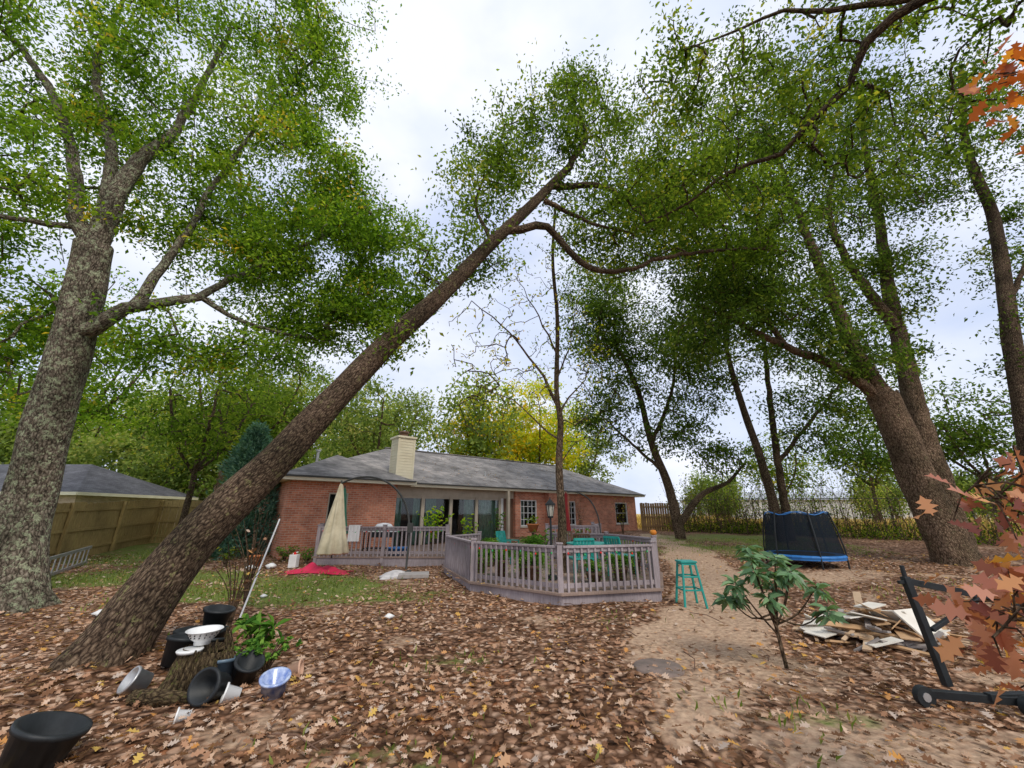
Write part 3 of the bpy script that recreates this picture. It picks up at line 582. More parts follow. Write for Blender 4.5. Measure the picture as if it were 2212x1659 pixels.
def leafy(name,x,y,z0,h,r,n,mat,ls=.14,stems=6,tmpl=BROAD,ratio=.45):
    e=empty(name);tb=Tubes();C=[];D=[]
    for k in range(stems):
        a=rng.random()*6.283;rr=r*rng.uniform(.2,1);top=np.array([x+rr*math.cos(a),y+rr*math.sin(a),z0+h*rng.uniform(.65,1)])
        P,_=catm([(x,y,z0),(x+rr*.3*math.cos(a),y+rr*.3*math.sin(a),z0+h*.45),top],.12);tb.add(P,np.linspace(.011,.004,len(P)),5)
        for q in range(n//stems):
            i=int(len(P)*rng.uniform(.35,1));i=min(i,len(P)-1);C.append(P[i]);dd=rng.normal(size=3);dd[2]=dd[2]*.4+.1;D.append(dd)
    n=len(C);L=rng.uniform(.6,1.2,n)*ls;Vv,Ff=leafarr(np.array(C),np.array(D),rng.normal(0,.4,(n,3))+np.array([0,-.3,1]),L,L*ratio,tmpl)
    tb.obj('stems',BARK_R,e);npmesh('leaves',Vv,Ff,mat,e,fa=rng.random(n));return e
LIME=leafmat('lime_leaf',[(0,(.13,.28,.02)),(.6,(.30,.50,.03)),(1,(.55,.55,.04))],.45)
leafy('potted_shrub',-2.6,13.6,.36,1.6,.65,240,LIME,.15,9);leafy('potted_shrub',-1.5,14.2,.36,1.2,.4,110,LIME,.14,7)
leafy('potted_shrub',.9,12.2,.24,.9,.5,260,FERN,.12,9);leafy('potted_shrub',-.5,14.6,.36,1.4,.3,150,FERN,.12,7);leafy('potted_shrub',2.2,13.0,.24,.9,.5,180,FERN,.12,8)
leafy('yellow_shrub',-6.7,8.4,0,1.0,.5,55,LIME,.24,6);leafy('shrub',-7.3,13.6,.1,.5,.5,200,FERN,.16,14,KITE,.2);leafy('shrub',-6.3,13.0,.1,.5,.45,160,FERN,.16,12,KITE,.2);leafy('shrub',-8.5,12.6,.05,.6,.4,70,G3,.1,8)
leafy('bare_shrub',-4.7,7.7,0,1.7,.6,30,LIT,.09,16,OAK,.7);leafy('bare_shrub',-4.0,6.3,0,1.2,.4,24,LIT,.09,12,OAK,.7);leafy('rose_bush',3.4,20.5,.4,2.0,.7,50,LIT,.1,12);leafy('rose_bush',6.2,23.2,.4,2.2,.8,60,GY,.1,14)
e=empty('rhododendron_sapling');tb=Tubes();tb.add(catm([(3.02,5.04,-.03),(3.0,5.05,.3),(2.98,5.05,.62)],.08)[0],.02,8)
tips=[(2.58,5.0,.85),(2.72,4.8,1.0),(2.9,5.2,1.2),(3.1,5.0,1.12),(3.3,5.1,.95),(3.45,4.9,.82),(2.85,4.85,.72),(3.15,5.25,.75),(2.68,5.2,.66),(3.4,4.75,.62),(3.0,4.9,.95),(2.5,5.1,.68),(2.8,4.95,1.12),(3.15,4.85,.98)]
C=[];D=[]
for q,t in enumerate(tips):
    P,_=catm([(3.0,5.05,.3+.02*q),((3.0+t[0])/2,(5.05+t[1])/2,(.3+t[2])/2-.03),t],.08);tb.add(P,np.linspace(.011,.006,len(P)),6)
    for k in range(22):
        a=k*2.4+q;C.append((t[0],t[1],t[2]-.004*k));D.append((math.cos(a),math.sin(a),rng.uniform(-.8,.7)))
tb.obj('stem',BARK_R,e);n=len(C);Vv,Ff=leafarr(np.array(C),np.array(D),rng.normal(0,.45,(n,3))+np.array([0,-.35,1.]),rng.uniform(.13,.21,n),.056,BROAD)
RH=leafmat('rhododendron_leaf',[(0,(.06,.13,.06)),(.6,(.14,.26,.12)),(1,(.26,.40,.21))],.2,.35,True);npmesh('leaves',Vv,Ff,RH,e,fa=rng.random(n))
leafy('green_plant',-2.9,5.1,0,.45,.25,170,FERN,.17,12,BROAD,.35);leafy('ivy_plant',-2.6,4.85,0,.32,.35,900,FERN,.045,28,BROAD,.8)
RO=leafmat('red_oak_leaf',[(0,(.20,.06,.05)),(.4,(.44,.17,.11)),(.75,(.60,.29,.19)),(.92,(.70,.34,.09)),(1,(.75,.45,.08))],.35,.5,True)
RO2=leafmat('orange_oak_leaf',[(0,(.25,.06,.03)),(.5,(.55,.15,.03)),(1,(.75,.35,.04))],.4,.5,True)
def redoak(name,limbs,ells,nl,ls,mat):
    e=empty(name);tb=Tubes();C=[];D=[]
    sk=[]
    for P,r0,r1 in limbs:
        Q,tt=catm(P,.12);tb.add(Q,np.linspace(r0,r1,len(Q)),8);sk.append(Q)
    sk=np.vstack(sk)
    for c,r,n in ells:
        for k in range(n):
            t=np.array(c)+nrm(rng.normal(size=3))*rng.random()**.4*np.array(r);i=np.argmin(np.linalg.norm(sk-t,axis=1));p=sk[i]
            P,_=catm([p,(p+t)/2+np.array([0,0,.04]),t],.1);tb.add(P,np.linspace(.006,.003,len(P)),5)
            for q in range(nl):
                C.append(t+rng.normal(0,.06,3));d=rng.normal(size=3);d[2]-=.4;D.append(d)
    n=len(C);L=rng.uniform(.5,1.2,n)*ls;Vv,Ff=leafarr(np.array(C),np.array(D),rng.normal(size=(n,3))+np.array([0,-.5,.7]),L,L*.85,OAK)
    tb.obj('branches',BARK_R,e);npmesh('leaves',Vv,Ff,mat,e,fa=rng.random(n))
redoak('red_oak_sapling',[([(3.3,2.6,0),(3.25,2.6,.8),(3.2,2.5,1.5),(3.1,2.4,2.0)],.028,.008),([(3.25,2.6,.9),(2.9,2.4,1.05),(2.5,2.2,1.1),(2.25,2.1,1.05)],.012,.005),([(3.2,2.5,1.4),(2.95,2.4,1.6),(2.65,2.3,1.75)],.01,.004),([(3.27,2.6,.6),(2.85,2.3,.8),(2.5,2.1,.85)],.01,.004)],
 [((2.62,2.25,1.12),(.4,.3,.3),28),((2.78,2.25,1.6),(.25,.3,.38),22),((2.45,2.1,.95),(.28,.2,.15),10)],4,.145,RO)
redoak('orange_oak_tree',[([(4.6,1.6,0),(4.5,1.6,2.5),(4.1,1.6,4.8)],.05,.02),([(4.3,1.6,3.6),(3.8,1.6,3.9),(3.3,1.65,4.1)],.014,.005)],[((3.1,1.65,4.0),(.14,.2,.5),15)],4,.13,RO2)

# ------------------------------------------------------------------ fences
FW=woodmat('fence_wood',(.46,.34,.13),(.27,.19,.075))
b=B()
def pfence(b,p,q,h):
    p=np.array(p,float);q=np.array(q,float);L=np.linalg.norm(q-p);d=(q-p)/L;nv=np.array([-d[1],d[0]]);M=Matrix.Rotation(math.atan2(d[1],d[0]),3,'Z')
    if np.dot(nv,p)>0: nv=-nv
    n=int(L/.145)
    for i in range(n):
        c=p+d*(i+.5)*L/n;z=float(gz(*c));hh=h+rng.normal(0,.015);b.box((c[0]+rng.normal(0,.004),c[1],z+hh/2),(.134,.018,hh),0,M)
    k=max(1,int(L/2.4))
    for i in range(k+1):
        c=p+d*L*i/k+nv*.075;z=float(gz(*c));b.box((c[0],c[1],z+h/2),(.09,.09,h-.02),0,M)
    for zz in(.3,h/2,h-.25):
        for i in range(k):
            a=p+d*(L*i/k+.05)+nv*.03;c=p+d*(L*(i+1)/k-.05)+nv*.03
            b.beam((*a,float(gz(*a))+zz),(*c,float(gz(*c))+zz),.038,.09)
pfence(b,(-13.2,8.5),(-15.8,18.3),1.8);pfence(b,(-15.8,18.3),(-8.4,20.2),1.8)
b.obj('wooden_fence',[FW])
b=B();pfence(b,(8.6,27.3),(11.0,27.0),1.75);b.obj('wooden_gate',[woodmat('gate_wood',(.38,.24,.12),(.26,.16,.08))])
GALV=pm('galvanised',(.16,.15,.13),(.10,.08,.06),6,.6,.1,metal=.3)
b=B()
CL=[(11.0,27.0),(14.5,24.5),(19,20.5),(25,15)]
for p,q in zip(CL[:-1],CL[1:]):
    p=np.array(p);q=np.array(q);L=np.linalg.norm(q-p);d=(q-p)/L;h=1.9
    k=int(L/2.6)
    for i in range(k+1):
        c=p+d*L*i/k;z=float(gz(*c));b.cyl((*c,z-.1),(*c,z+h+.05),.03,.03,8)
    b.cyl((*p,float(gz(*p))+h),(*q,float(gz(*q))+h),.02,.02,6)
    n=int(L/.14)
    for i in range(n):
        for sg in(0,1):
            c=p+d*L*i/n;c2=c+d*min(h,L-L*i/n+.2);z=float(gz(*c));a0,a1=(z,z+h) if sg==0 else (z+h,z);b.beam((*c,a0),(*c2,a1),.007,.007)
b.obj('chain_link_fence',[GALV])
tb=Tubes();C=[]
for k in range(700):
    f=rng.random()*3;i=min(int(f),2);p=np.array(CL[i]);q=np.array(CL[i+1]);c=p+(q-p)*(f-i)+rng.normal(0,.7,2)+np.array([-.3,-.5]);z=float(gz(*c));h=rng.uniform(.8,3.4)
    P=[(c[0],c[1],z),(c[0]+rng.normal(0,.25),c[1]+rng.normal(0,.2),z+h*.5),(c[0]+rng.normal(0,.6),c[1]+rng.normal(0,.3),z+h)]
    P,_=catm(P,.4);tb.add(P,np.linspace(.016,.005,len(P)),4)
    for w in range(8): C.append(P[rng.integers(len(P)//2,len(P))]+rng.normal(0,.2,3))
    if k%5==0:
        for w in range(50): C.append(np.array([c[0],c[1],z+.25])+rng.normal(0,.3,3)*np.array([1,1,.7]))
e=empty('vine_thicket');tb.obj('stems',BARK_R,e);C=np.array(C);n=len(C);Vv,Ff=leafarr(C,rng.normal(size=(n,3)),rng.normal(size=(n,3)),.12,.07);npmesh('foliage',Vv,Ff,G3,e,fa=rng.random(n))
DG=[];
n=60000;x=rng.uniform(9,60,n);y=rng.uniform(16,60,n);dd=np.where(x<14.5,(x-11)*.71+(y-27),np.where(x<19,(x-14.5)*.89+(y-24.5),(x-19)*.92+(y-20.5)));k=(dd>.9)&(dd<26);x,y,dd=x[k],y[k],dd[k];n=len(x)
D=nrm(np.stack([rng.normal(0,.3,n),rng.normal(0,.3,n),np.ones(n)],1));an=rng.random(n)*6.283
Vv,Ff=leafarr(np.stack([x,y,gz(x,y)],1),D,np.stack([np.cos(an),np.sin(an),0*an],1),rng.uniform(.5,1.2,n)*(.75+.35*np.sin(x*.7)*np.sin(y*.5)),.08)
npmesh('dry_grass',Vv,Ff,leafmat('dry_grass_blade',[(0,(.34,.22,.08)),(.5,(.58,.42,.15)),(1,(.74,.57,.24))],.3),fa=rng.random(n))

# ------------------------------------------------------------------ objects
CLOTH=pm('cream_canvas',(.66,.58,.41),(.50,.43,.29),5,.9,.2);GCL=pm('green_canvas',(.08,.24,.15),(.05,.16,.10),5,.9,.2)
def closed_umb(b,x,y,zt,zb,r,m):
    wob=lambda t,z:.16*math.sin(t*8)+.08*math.sin(t*3+z*3)
    b.lathe([(.01,zt),(.05,zt-.1),(r*.35,zt-(zt-zb)*.3),(r*.45,zt-(zt-zb)*.42),(r*.75,zt-(zt-zb)*.75),(r,zb+.04),(r*.9,zb),(r*.5,zb+.05)],(x,y,0),40,m,None,wob)
b=B();A=[(-4.9,11.5,2.42),(-4.55,11.5,2.56),(-4.2,11.5,2.6),(-3.8,11.5,2.54),(-3.4,11.5,2.33),(-3.1,11.5,2.0),(-2.92,11.5,1.6),(-2.83,11.45,1.1),(-2.8,11.3,.2)]
b.path([tuple(p) for p in catm(A,.12)[0]],.028,8,1);closed_umb(b,-4.9,11.5,2.45,.55,.37,0);b.cyl((-4.9,11.5,.45),(-4.9,11.5,2.5),.02,.02,8,1)
b.bx(-2.87,-2.73,11.35,11.45,1.1,1.35,1);b.beam((-3.3,11.2,.1),(-2.3,11.2,.1),.1,.06,1);b.beam((-2.8,10.8,.1),(-2.8,11.7,.1),.1,.06,1)
b.obj('cantilever_umbrella',[CLOTH,GUT])
b=B();b.cyl((-5.7,13.7,.36),(-5.7,13.7,2.5),.025,.025,8,1);closed_umb(b,-5.7,13.7,2.45,.95,.26,0);b.cyl((-5.7,13.7,.36),(-5.7,13.7,.44),.24,.22,16,1);b.obj('green_patio_umbrella',[GCL,GUT])
b=B();A=[(1.9,13.9,2.3),(2.2,13.9,2.3),(2.6,13.9,2.1),(2.85,13.9,1.7),(2.95,13.9,1.2),(2.95,13.9,.3)];b.path([tuple(p) for p in catm(A,.12)[0]],.025,8,1);closed_umb(b,1.85,13.9,2.3,.9,.13,0);b.bx(2.6,3.3,13.5,14.1,.36,.42,1);b.obj('cantilever_umbrella',[pm('dark_red_canvas',(.30,.03,.03),(.2,.02,.02),5,.9,.2),GUT])
CON=pm('concrete',(.36,.33,.31),(.26,.24,.22),10,.9,.3)
b=B();b.box((-2.5,10.95,float(gz(-2.5,10.95))+.04),(.75,.55,.09),0,Matrix.Rotation(.2,3,'Z'))
b.lathe([(.42,0),(.36,.09),(.22,.15),(.08,.2),(0,.21)],(-3.0,11.1,.0),22,1,None,lambda t,z:.22*math.sin(t*5+z*20)+.1*math.sin(t*11));b.obj('umbrella_base',[CON,pm('grey_tarp',(.6,.57,.55),(.42,.40,.39),9,.8,.3)],bev=.01)
b=B();x,y=.88,9.4;b.cyl((x,y,.24),(x,y,.32),.12,.1,16);b.cyl((x,y,.32),(x,y,.5),.05,.035,12);b.cyl((x,y,.5),(x,y,1.5),.028,.024,12);b.cyl((x,y,1.5),(x,y,1.54),.06,.07,12)
b.cyl((x,y,1.54),(x,y,1.78),.06,.095,6,1,True,False);b.cyl((x,y,1.78),(x,y,1.81),.13,.13,6,0,True,False);b.cyl((x,y,1.81),(x,y,1.9),.12,.03,6,0,True,False);b.cyl((x,y,1.9),(x,y,1.96),.02,.008,8)
for i in range(6):
    a=i*math.pi/3;b.cyl((x+.06*math.cos(a),y+.06*math.sin(a),1.54),(x+.097*math.cos(a),y+.097*math.sin(a),1.78),.008,.008,5)
b.obj('lamp_post',[BLACK,pm('lantern_glass',(.5,.48,.4),(.45,.42,.35),5,.2,0)])
TEAL=pm('teal_plastic',(.015,.32,.27),(.01,.24,.20),6,.45,.05,spec=.5)
def chair(x,y,rz,zf,mat,name='patio_chair'):
    b=B()
    for sx in(-.22,.22):
        b.beam((sx,-.22,0),(sx,-.2,.45),.03,.03);b.beam((sx,.22,0),(sx,.22,.45),.03,.03);b.beam((sx,.22,.45),(sx,.3,.85),.03,.03);b.beam((sx,-.22,.62),(sx,.25,.62),.05,.025);b.beam((sx,-.21,.45),(sx,-.21,.61),.03,.03)
    b.bx(-.24,.24,-.24,.24,.44,.47)
    for i in range(6): b.beam((-.18+.072*i,.235,.5),(-.18+.072*i,.295,.83),.045,.015)
    b.beam((-.22,.305,.85),(.22,.305,.85),.03,.05);b.obj(name,[mat],loc=(x,y,zf),rz=rz)
chair(1.5,9.3,3.3,.22,TEAL);chair(2.55,9.9,2.2,.22,TEAL);chair(1.6,12.3,0,.22,BROWN);chair(-.1,12.4,1,.22,TEAL);chair(2.0,11.3,2.6,.22,BROWN)
b=B();b.cyl((1.9,10.4,.88),(1.9,10.4,.91),.55,.55,24)
for i in range(4):
    a=i*math.pi/2+.4;b.cyl((1.9+.4*math.cos(a),10.4+.4*math.sin(a),.22),(1.9+.3*math.cos(a),10.4+.3*math.sin(a),.88),.02,.02,8)
b.obj('patio_table',[TEAL])
b=B();b.lathe([(0,0),(.12,0),(.2,.22),(.23,.22),(.23,.26),(.18,.26),(.17,.2),(0,.2)],(.72,14.2,1.0),20);b.cyl((.72,14.2,.36),(.72,14.2,1.0),.05,.05,8,1);b.cyl((.72,14.2,.98),(.72,14.2,1.0),.2,.2,14,1);b.obj('orange_flower_pot',[TERR,BROWN]);leafy('pot_plant',.72,14.2,1.2,.3,.25,60,G1,.12,8)
b=B();b.lathe([(0,0),(.06,.01),(.085,.06),(.06,.12),(.01,.125)],(3.6,10.6,1.075),20,0,None,lambda t,z:.07*math.cos(t*8));b.cyl((3.6,10.6,1.19),(3.6,10.6,1.24),.012,.008,6,1);b.obj('pumpkin',[pm('pumpkin_orange',(.75,.28,.03),(.65,.2,.02),5,.5,.1),BROWN])
b=B();x,y=-4.3,13.9
b.bx(x-.6,x+.5,y-.28,y+.28,1.02,1.08,1);b.bx(x-.35,x+.35,y-.25,y+.25,.85,1.02,0)
for sx in(-.55,.45):
    for sy in(-.22,.22): b.cyl((x+sx,y+sy,.36),(x+sx,y+sy,1.02),.02,.02,6,0)
b.bx(x-.55,x+.45,y-.22,y+.22,.5,.53,0)
b.lathe([(.30,0),(.29,.1),(.22,.18),(.05,.21),(0,.21)],(x,y,1.085),20,1);b.beam((x-.15,y-.3,1.15),(x+.15,y-.3,1.15),.025,.025,0);b.obj('barbecue_grill',[BLACK,WHITE])
b=B();n=10
for i in range(n):
    a=-5.05+.035*i;c=a+.035;ya=12.82+.012*math.sin(i*2);yc=12.82+.012*math.sin((i+1)*2);b.poly([(a,ya,.78),(c,yc,.78+.01*(i%2)),(c,yc,1.24),(a,ya,1.24)])
b.bx(-5.05,-4.7,12.82,12.98,1.235,1.25);b.obj('white_towel',[WHITE])
BLUE=pm('blue_plastic',(.03,.20,.55),(.02,.15,.42),6,.45,.05,spec=.5)
b=B();b.lathe([(0,0),(.25,0),(.32,.2),(.34,.2),(.34,.22),(.3,.22),(.24,.03),(0,.03)],(-3.6,13.3,.36),24,0);b.obj('blue_tub',[BLUE])
b=B();b.bx(-6.5,-6.28,12.35,12.55,.1,.45,0);b.cyl((-6.39,12.45,.45),(-6.39,12.45,.52),.04,.04,10,1);b.beam((-6.46,12.45,.47),(-6.3,12.45,.52),.03,.03,0);b.obj('plastic_jug',[WHITE,RED],bev=.02)
b=B();b.lathe([(0,0),(.14,0),(.18,.3),(.2,.3),(.2,.33),(.17,.33),(.13,.05),(0,.05)],(-7.5,12.4,.1),16);b.obj('plant_pot',[TERR])
vs=[];fs=[];nx_,ny_=26,12
for j in range(ny_):
    for i in range(nx_):
        u=i/(nx_-1);v=j/(ny_-1);x=-6.1+1.75*u+.12*math.sin(v*7);y=11.2+.75*v+.2*math.sin(u*5)+.0;edge=math.sin(math.pi*u)*math.sin(math.pi*v)
        vs.append((x,y,float(gz(x,y))+.02+edge*(.09+.07*math.sin(u*17+v*3)+.05*math.sin(u*9-v*14))))
for j in range(ny_-1):
    for i in range(nx_-1): fs.append((j*nx_+i,j*nx_+i+1,(j+1)*nx_+i+1,(j+1)*nx_+i))
b=B();b._a(vs,fs,0,True);b.obj('red_tarp',[pm('red_fabric',(.65,.03,.09),(.5,.02,.06),4,.75,.2)])
b=B();x,y=3.32,8.12;z=float(gz(x,y));b.box((x,y,z+.75),(.3,.3,.03));b.box((x,y,z+.715),(.27,.27,.04))
for sx in(-1,1):
    for sy in(-1,1): b.beam((x+sx*.12,y+sy*.12,z+.71),(x+sx*.2,y+sy*.2,z-.02),.035,.035)
for zz,r in((.28,.175),(.5,.15)):
    b.beam((x-r,y-r,z+zz),(x+r,y-r,z+zz),.015,.03);b.beam((x-r,y+r,z+zz),(x+r,y+r,z+zz),.015,.03);b.beam((x-r,y-r,z+zz),(x-r,y+r,z+zz),.015,.03);b.beam((x+r,y-r,z+zz),(x+r,y+r,z+zz),.015,.03)
b.obj('teal_stool',[TEAL],bev=.004)
m,nt,out=newmat('safety_net');t=nt.nodes.new('ShaderNodeBsdfTransparent');d=nt.nodes.new('ShaderNodeBsdfDiffuse');d.inputs[0].default_value=(.018,.024,.032,1);x_=nt.nodes.new('ShaderNodeMixShader');x_.inputs[0].default_value=.72
nt.links.new(t.outputs[0],x_.inputs[1]);nt.links.new(d.outputs[0],x_.inputs[2]);nt.links.new(x_.outputs[0],out.inputs[0]);NET=m
b=B();cx,cy=8.9,12.9;z=float(gz(cx,cy));R=1.0
def ring(r,zz,rr,m,n=28): b.path([(cx+r*math.cos(i*2*math.pi/n),cy+r*math.sin(i*2*math.pi/n),z+zz+(.05*math.cos(i*2*math.pi/n*6) if zz>1 else 0)) for i in range(n+1)],rr,8,m)
ring(R,.3,.05,1);ring(R*.82,1.5,.014,1);b.lathe([(R,.3),(R*.97,.5),(R*.9,1.0),(R*.82,1.5)],(cx,cy,z),28,2)
b.lathe([(R,.33),(R-.22,.345)],(cx,cy,z),28,1);b.lathe([(R-.22,.34),(0,.31)],(cx,cy,z),28,0)
b.lathe([(R*1.03,.22),(R*1.04,.33)],(cx,cy,z),28,1)
for i in range(6):
    a=i*math.pi/3+.3;c,s=math.cos(a),math.sin(a);b.path([(cx+c*R*1.02,cy+s*R*1.02,z-.05),(cx+c*R*1.02,cy+s*R*1.02,z+.5),(cx+c*R*.95,cy+s*R*.95,z+1.0),(cx+c*R*.83,cy+s*R*.83,z+1.55)],.022,8,0)
b.obj('trampoline',[BLACK,BLUE,NET])
tb=Tubes();sx,sy=-3.05,4.5
P=[(sx-.02,sy,-.06),(sx-.01,sy,.05),(sx,sy,.15),(sx+.01,sy,.25),(sx+.02,sy+.01,.33)]
tb.add(P,[.27,.24,.21,.2,.185],30,.07,.25,1.0);tb.add([(sx+.02,sy+.01,.33),(sx+.02,sy+.01,.31),(sx+.02,sy,.2)],[.185,.12,.01],30,.07,0,1.0)
for k in range(22):
    a=k*.2856;h=rng.uniform(.22,.47) if math.cos(a-2.6)<.3 else rng.uniform(.2,.34);r0=.215;tb.add([(sx+r0*1.1*math.cos(a),sy+r0*1.1*math.sin(a),.0),(sx+r0*math.cos(a),sy+r0*math.sin(a),h*.6),(sx+r0*.9*math.cos(a+.1),sy+r0*.9*math.sin(a),h)],[.05,.035,.008],5)
tb.add([(sx-.35,sy-.3,.03),(sx-.1,sy-.38,.06),(sx+.3,sy-.32,.03)],[.06,.07,.04],8,.1)
STW=barkmat('stump_wood',(.15,.10,.06),(.34,.25,.14),(.22,.22,.07),.56,1.6);tb.obj('tree_stump',STW)
ENAM=pm('white_enamel',(.82,.82,.80),(.74,.74,.72),3,.3,.02,spec=.6)
b=B();cx,cy,cz=-3.08,4.48,.37;b.lathe([(0,0),(.07,0),(.07,.03),(.11,.06),(.145,.12),(.16,.125),(.155,.13),(.14,.12),(.10,.065),(0,.035)],(cx,cy,cz),24)
for i in range(18):
    for zz,rr in((.075,.12),(.10,.135)):
        a=i*math.pi/9+(zz*100);b.cyl((cx+rr*math.cos(a),cy+rr*math.sin(a),cz+zz),(cx+(rr+.006)*math.cos(a),cy+(rr+.006)*math.sin(a),cz+zz),.006,.006,6,1)
b.obj('enamel_colander',[ENAM,BLACK])
b=B();b.lathe([(0,0),(.10,0),(.11,.02),(.105,.025),(0,.02)],(-3.1,4.36,.335),20);b.obj('enamel_plate',[ENAM])
def pot(name,x,y,z,r,h,mat,tilt=0,az=0,rim=.015,taper=.75):
    M=Matrix.Rotation(az,3,'Z')@Matrix.Rotation(tilt,3,'Y')
    zz=z+(r*.85*math.sin(abs(tilt)) if tilt else 0)
    b=B();b.lathe([(0,0),(r*taper,0),(r,h*.88),(r+rim,h*.88),(r+rim,h),(r-.01,h),(r*taper-.015,.02),(0,.02)],(x,y,zz),24,0,M);b.obj(name,[mat])
BW=pm('blue_white_glaze',(.50,.58,.74),(.10,.18,.48),16,.2,.05,spec=.6)
pot('black_nursery_pot',-3.75,5.2,float(gz(-3.75,5.2)),.14,.25,BLACK);pot('black_nursery_pot',-3.55,5.3,.3,.15,.2,BLACK,.15);pot('black_nursery_pot',-3.55,5.3,0,.14,.3,BLACK);pot('black_nursery_pot',-3.6,4.85,float(gz(-3.6,4.85)),.14,.26,BLACK,.2,1)
pot('black_nursery_pot',-3.35,5.0,0,.13,.24,BLACK,.25,2);pot('black_nursery_pot',-2.66,4.55,0,.12,.2,BLACK,.5,-.6)
pot('black_nursery_pot',-2.66,4.25,0,.125,.22,BLACK,1.25,-1.7);pot('grey_blue_pot',-2.85,4.5,0,.13,.22,pm('grey_blue_glaze',(.13,.19,.24),(.08,.12,.16),7,.3,.05),.15,2)
pot('blue_white_pot',-2.2,4.3,0,.115,.15,BW,.3,-1.2,.015,.85);pot('white_pot',-2.45,4.2,0,.065,.13,ENAM,1.3,-2.6);pot('white_pot',-2.62,3.86,0,.045,.10,ENAM,1.45,-2.6);pot('metal_cooking_pot',-3.45,4.35,0,.10,.15,METAL,1.0,-2.2,.01,.97);pot('terracotta_pot',-2.3,4.72,0,.07,.13,pm('pale_terracotta',(.62,.38,.26),(.52,.31,.2),8,.7,.1),1.4,.2)
pot('black_tub',-3.15,3.17,-.04,.19,.26,BLACK,.3,.6)
b=B();p=np.array((-11.4,10.3));q=np.array((-13.0,13.0))
for zz in(.06,.48):
    b.beam((*p,zz+float(gz(*p))),(*q,zz+float(gz(*q))),.03,.08)
for i in range(10):
    c=p+(q-p)*(i+.5)/10;z=float(gz(*c));b.cyl((*c,z+.08),(*c,z+.46),.018,.018,8)
b.obj('aluminium_ladder',[METAL])
b=B();b.cyl((-4.28,6.94,-.02),(-4.3,7.62,1.5),.014,.014,8);b.obj('white_pole',[WHITE])
WB=pm('raw_board',(.58,.42,.27),(.44,.30,.18),6,.8,.2);GBD=pm('grey_board',(.36,.32,.29),(.25,.22,.2),6,.8,.2);OFW=pm('offwhite_panel',(.78,.74,.65),(.66,.61,.52),4,.7,.1);CARD=pm('cardboard',(.52,.33,.18),(.42,.26,.13),4,.85,.1)
b=B()
for k in range(105):
    a=rng.random()*6.283;r=rng.random()**.7;x=4.85+r*.85*math.cos(a);y=5.95+r*.65*math.sin(a);z=.04+.34*(1-r)*rng.random()+float(gz(x,y))
    L=rng.uniform(.2,.85);M=Matrix.Rotation(rng.random()*3.14,3,'Z')@Matrix.Rotation(rng.normal(0,.3),3,'Y')@Matrix.Rotation(rng.normal(0,.3),3,'X')
    if k%4==0: b.box((x,y,z+.06),(rng.uniform(.2,.45),rng.uniform(.15,.3),.012),2 if k%8 else 3,M)
    else: b.box((x,y,z),(L,rng.uniform(.03,.10),.022),int(rng.choice([0,0,1,3])),M)
b.box((5.1,5.55,.3),(.45,.36,.02),2,Matrix.Rotation(.3,3,'Z')@Matrix.Rotation(.75,3,'X'))
b.obj('scrap_wood_pile',[WB,GBD,OFW,CARD])
b=B();z0=.1;o=.33
b.beam((3.66+o,4.25,z0),(3.6+o,4.3,1.0),.06,.06);b.beam((3.35+o-.1,4.12,z0),(4.05+o-.1,3.95,z0),.06,.06);b.beam((3.72+o,3.98,z0+.02),(5.6+o,4.1,z0+.02),.06,.05);b.beam((3.6+o,4.3,.96),(4.9+o,4.5,.72),.06,.06);b.cyl((3.6+o,4.3,1.0),(3.6+o,4.3,1.1),.02,.02,8);b.beam((3.66+o,4.24,.55),(4.4+o,4.4,.8),.035,.035)
b.beam((3.52+o,4.3,.95),(3.74+o,4.3,.95),.03,.03)
for x,y in((3.28+o,4.14),(3.95+o,3.93),(5.5+o,4.1)):
    b.cyl((x,y-.07,.08),(x,y-.02,.08),.08,.08,18,0);b.cyl((x,y-.075,.08),(x,y-.015,.08),.035,.035,10,1)
b.obj('engine_hoist',[BLACK,METAL],bev=.004)
b=B();b.lathe([(0,.035),(.24,.035),(.26,.02),(.27,-.02)],(1.58,4.93,float(gz(1.58,4.93))),28,0,None,lambda t,z:.03*math.sin(t*3));b.obj('stepping_stone',[pm('stone_disc',(.24,.18,.15),(.15,.12,.10),9,.9,.3)])
b=B()
for k in range(34):
    x=rng.uniform(-5,3.5);y=rng.uniform(3,8);a=rng.random()*3.14;L=rng.uniform(.2,.6);z=float(gz(x,y))+.03;b.path([(x,y,z),(x+L*.5*math.cos(a),y+L*.5*math.sin(a),z+.02),(x+L*math.cos(a+.2),y+L*math.sin(a+.2),z)],.006,5)
b.obj('fallen_twigs',[BROWN])
b=B()
for x,y,s in((-1.95,7.0,.06),(-4.9,8.6,.05),(-7.4,12.1,.1),(-10.6,9.6,.08),(-6.9,7.4,.08),(-7.0,12.4,.12)):
    b.lathe([(0,0),(s,0),(s*1.2,s*.6),(s*.3,s*1.1),(0,s)],(x,y,float(gz(x,y))+.01),9,0,None,lambda t,z:.3*math.sin(t*3+z*40))
b.obj('litter_scraps',[WHITE])

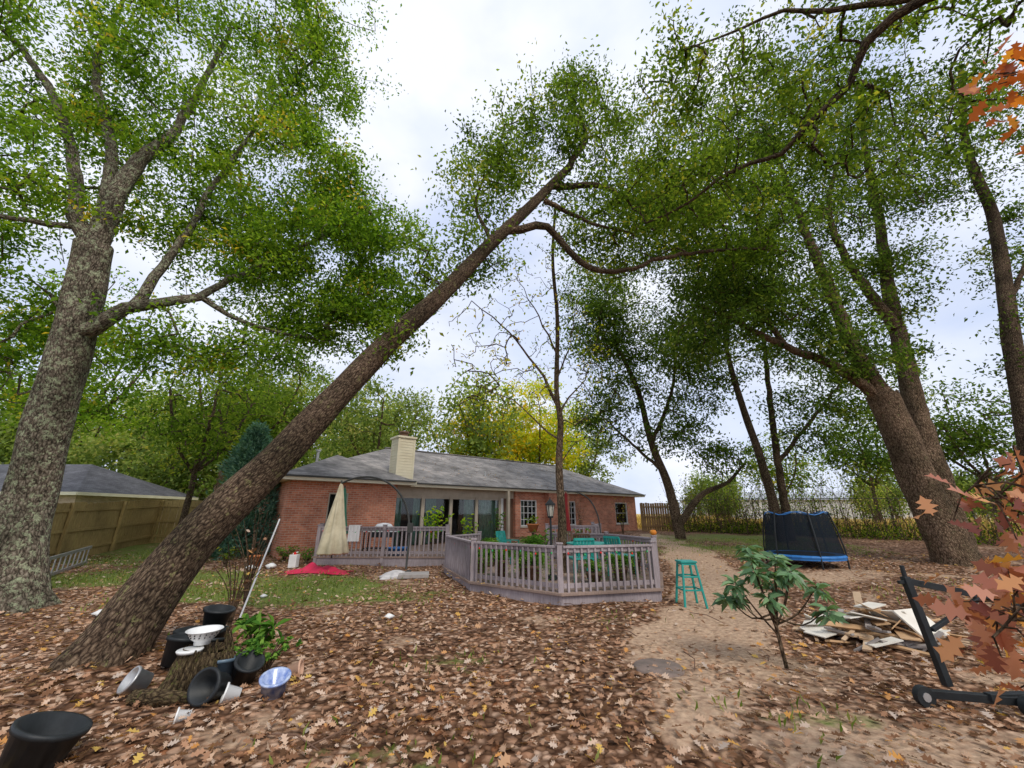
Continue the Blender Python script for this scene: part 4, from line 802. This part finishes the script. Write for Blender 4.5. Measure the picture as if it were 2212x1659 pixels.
# ------------------------------------------------------------------ light, world, camera
w=bpy.data.worlds.new('World');SC.world=w;w.use_nodes=True;nt=w.node_tree;nt.nodes.clear()
out=nt.nodes.new('ShaderNodeOutputWorld');sk=nt.nodes.new('ShaderNodeTexSky');sk.sky_type='NISHITA';sk.sun_disc=False
sd=Vector((.35,-.6,.75)).normalized();el=math.asin(sd.z);sk.sun_elevation=el;sk.sun_rotation=math.atan2(sd.x,sd.y)
b1=nt.nodes.new('ShaderNodeBackground');b1.inputs[1].default_value=.15;nt.links.new(sk.outputs[0],b1.inputs[0])
tc=nt.nodes.new('ShaderNodeTexCoord');mp=nt.nodes.new('ShaderNodeMapping');mp.inputs['Scale'].default_value=(1,1,2.0);nt.links.new(tc.outputs['Generated'],mp.inputs[0])
cn=noise(nt,2.6,5,mp.outputs[0],.5);cr=ramp(nt,[(.34,(.82,.82,.82)),(.56,(1,1,1))],cn)
cc=noise(nt,3.0,5,mp.outputs[0],.5);ccr=ramp(nt,[(.36,(.63,.71,.92)),(.64,(.87,.90,1.0))],cc)
b2=nt.nodes.new('ShaderNodeBackground');b2.inputs[1].default_value=1.15;nt.links.new(ccr.outputs[0],b2.inputs[0])
mx=nt.nodes.new('ShaderNodeMixShader');nt.links.new(cr.outputs[0],mx.inputs[0]);nt.links.new(b1.outputs[0],mx.inputs[1]);nt.links.new(b2.outputs[0],mx.inputs[2]);nt.links.new(mx.outputs[0],out.inputs[0])
ld=bpy.data.lights.new('sun','SUN');ld.energy=2.1;ld.angle=math.radians(20);ld.color=(1,.93,.82);lo=bpy.data.objects.new('sun',ld);COL.objects.link(lo);lo.rotation_euler=sd.to_track_quat('Z','Y').to_euler()
cd=bpy.data.cameras.new('camera');cd.sensor_width=36;cd.lens=13.67;cd.clip_start=.05;cd.clip_end=2500;co=bpy.data.objects.new('camera',cd);COL.objects.link(co);co.location=(0,0,1.6);co.rotation_euler=(math.radians(90+18.4),0,0);SC.camera=co
SC.view_settings.view_transform='Standard';SC.view_settings.look='None';SC.view_settings.exposure=0
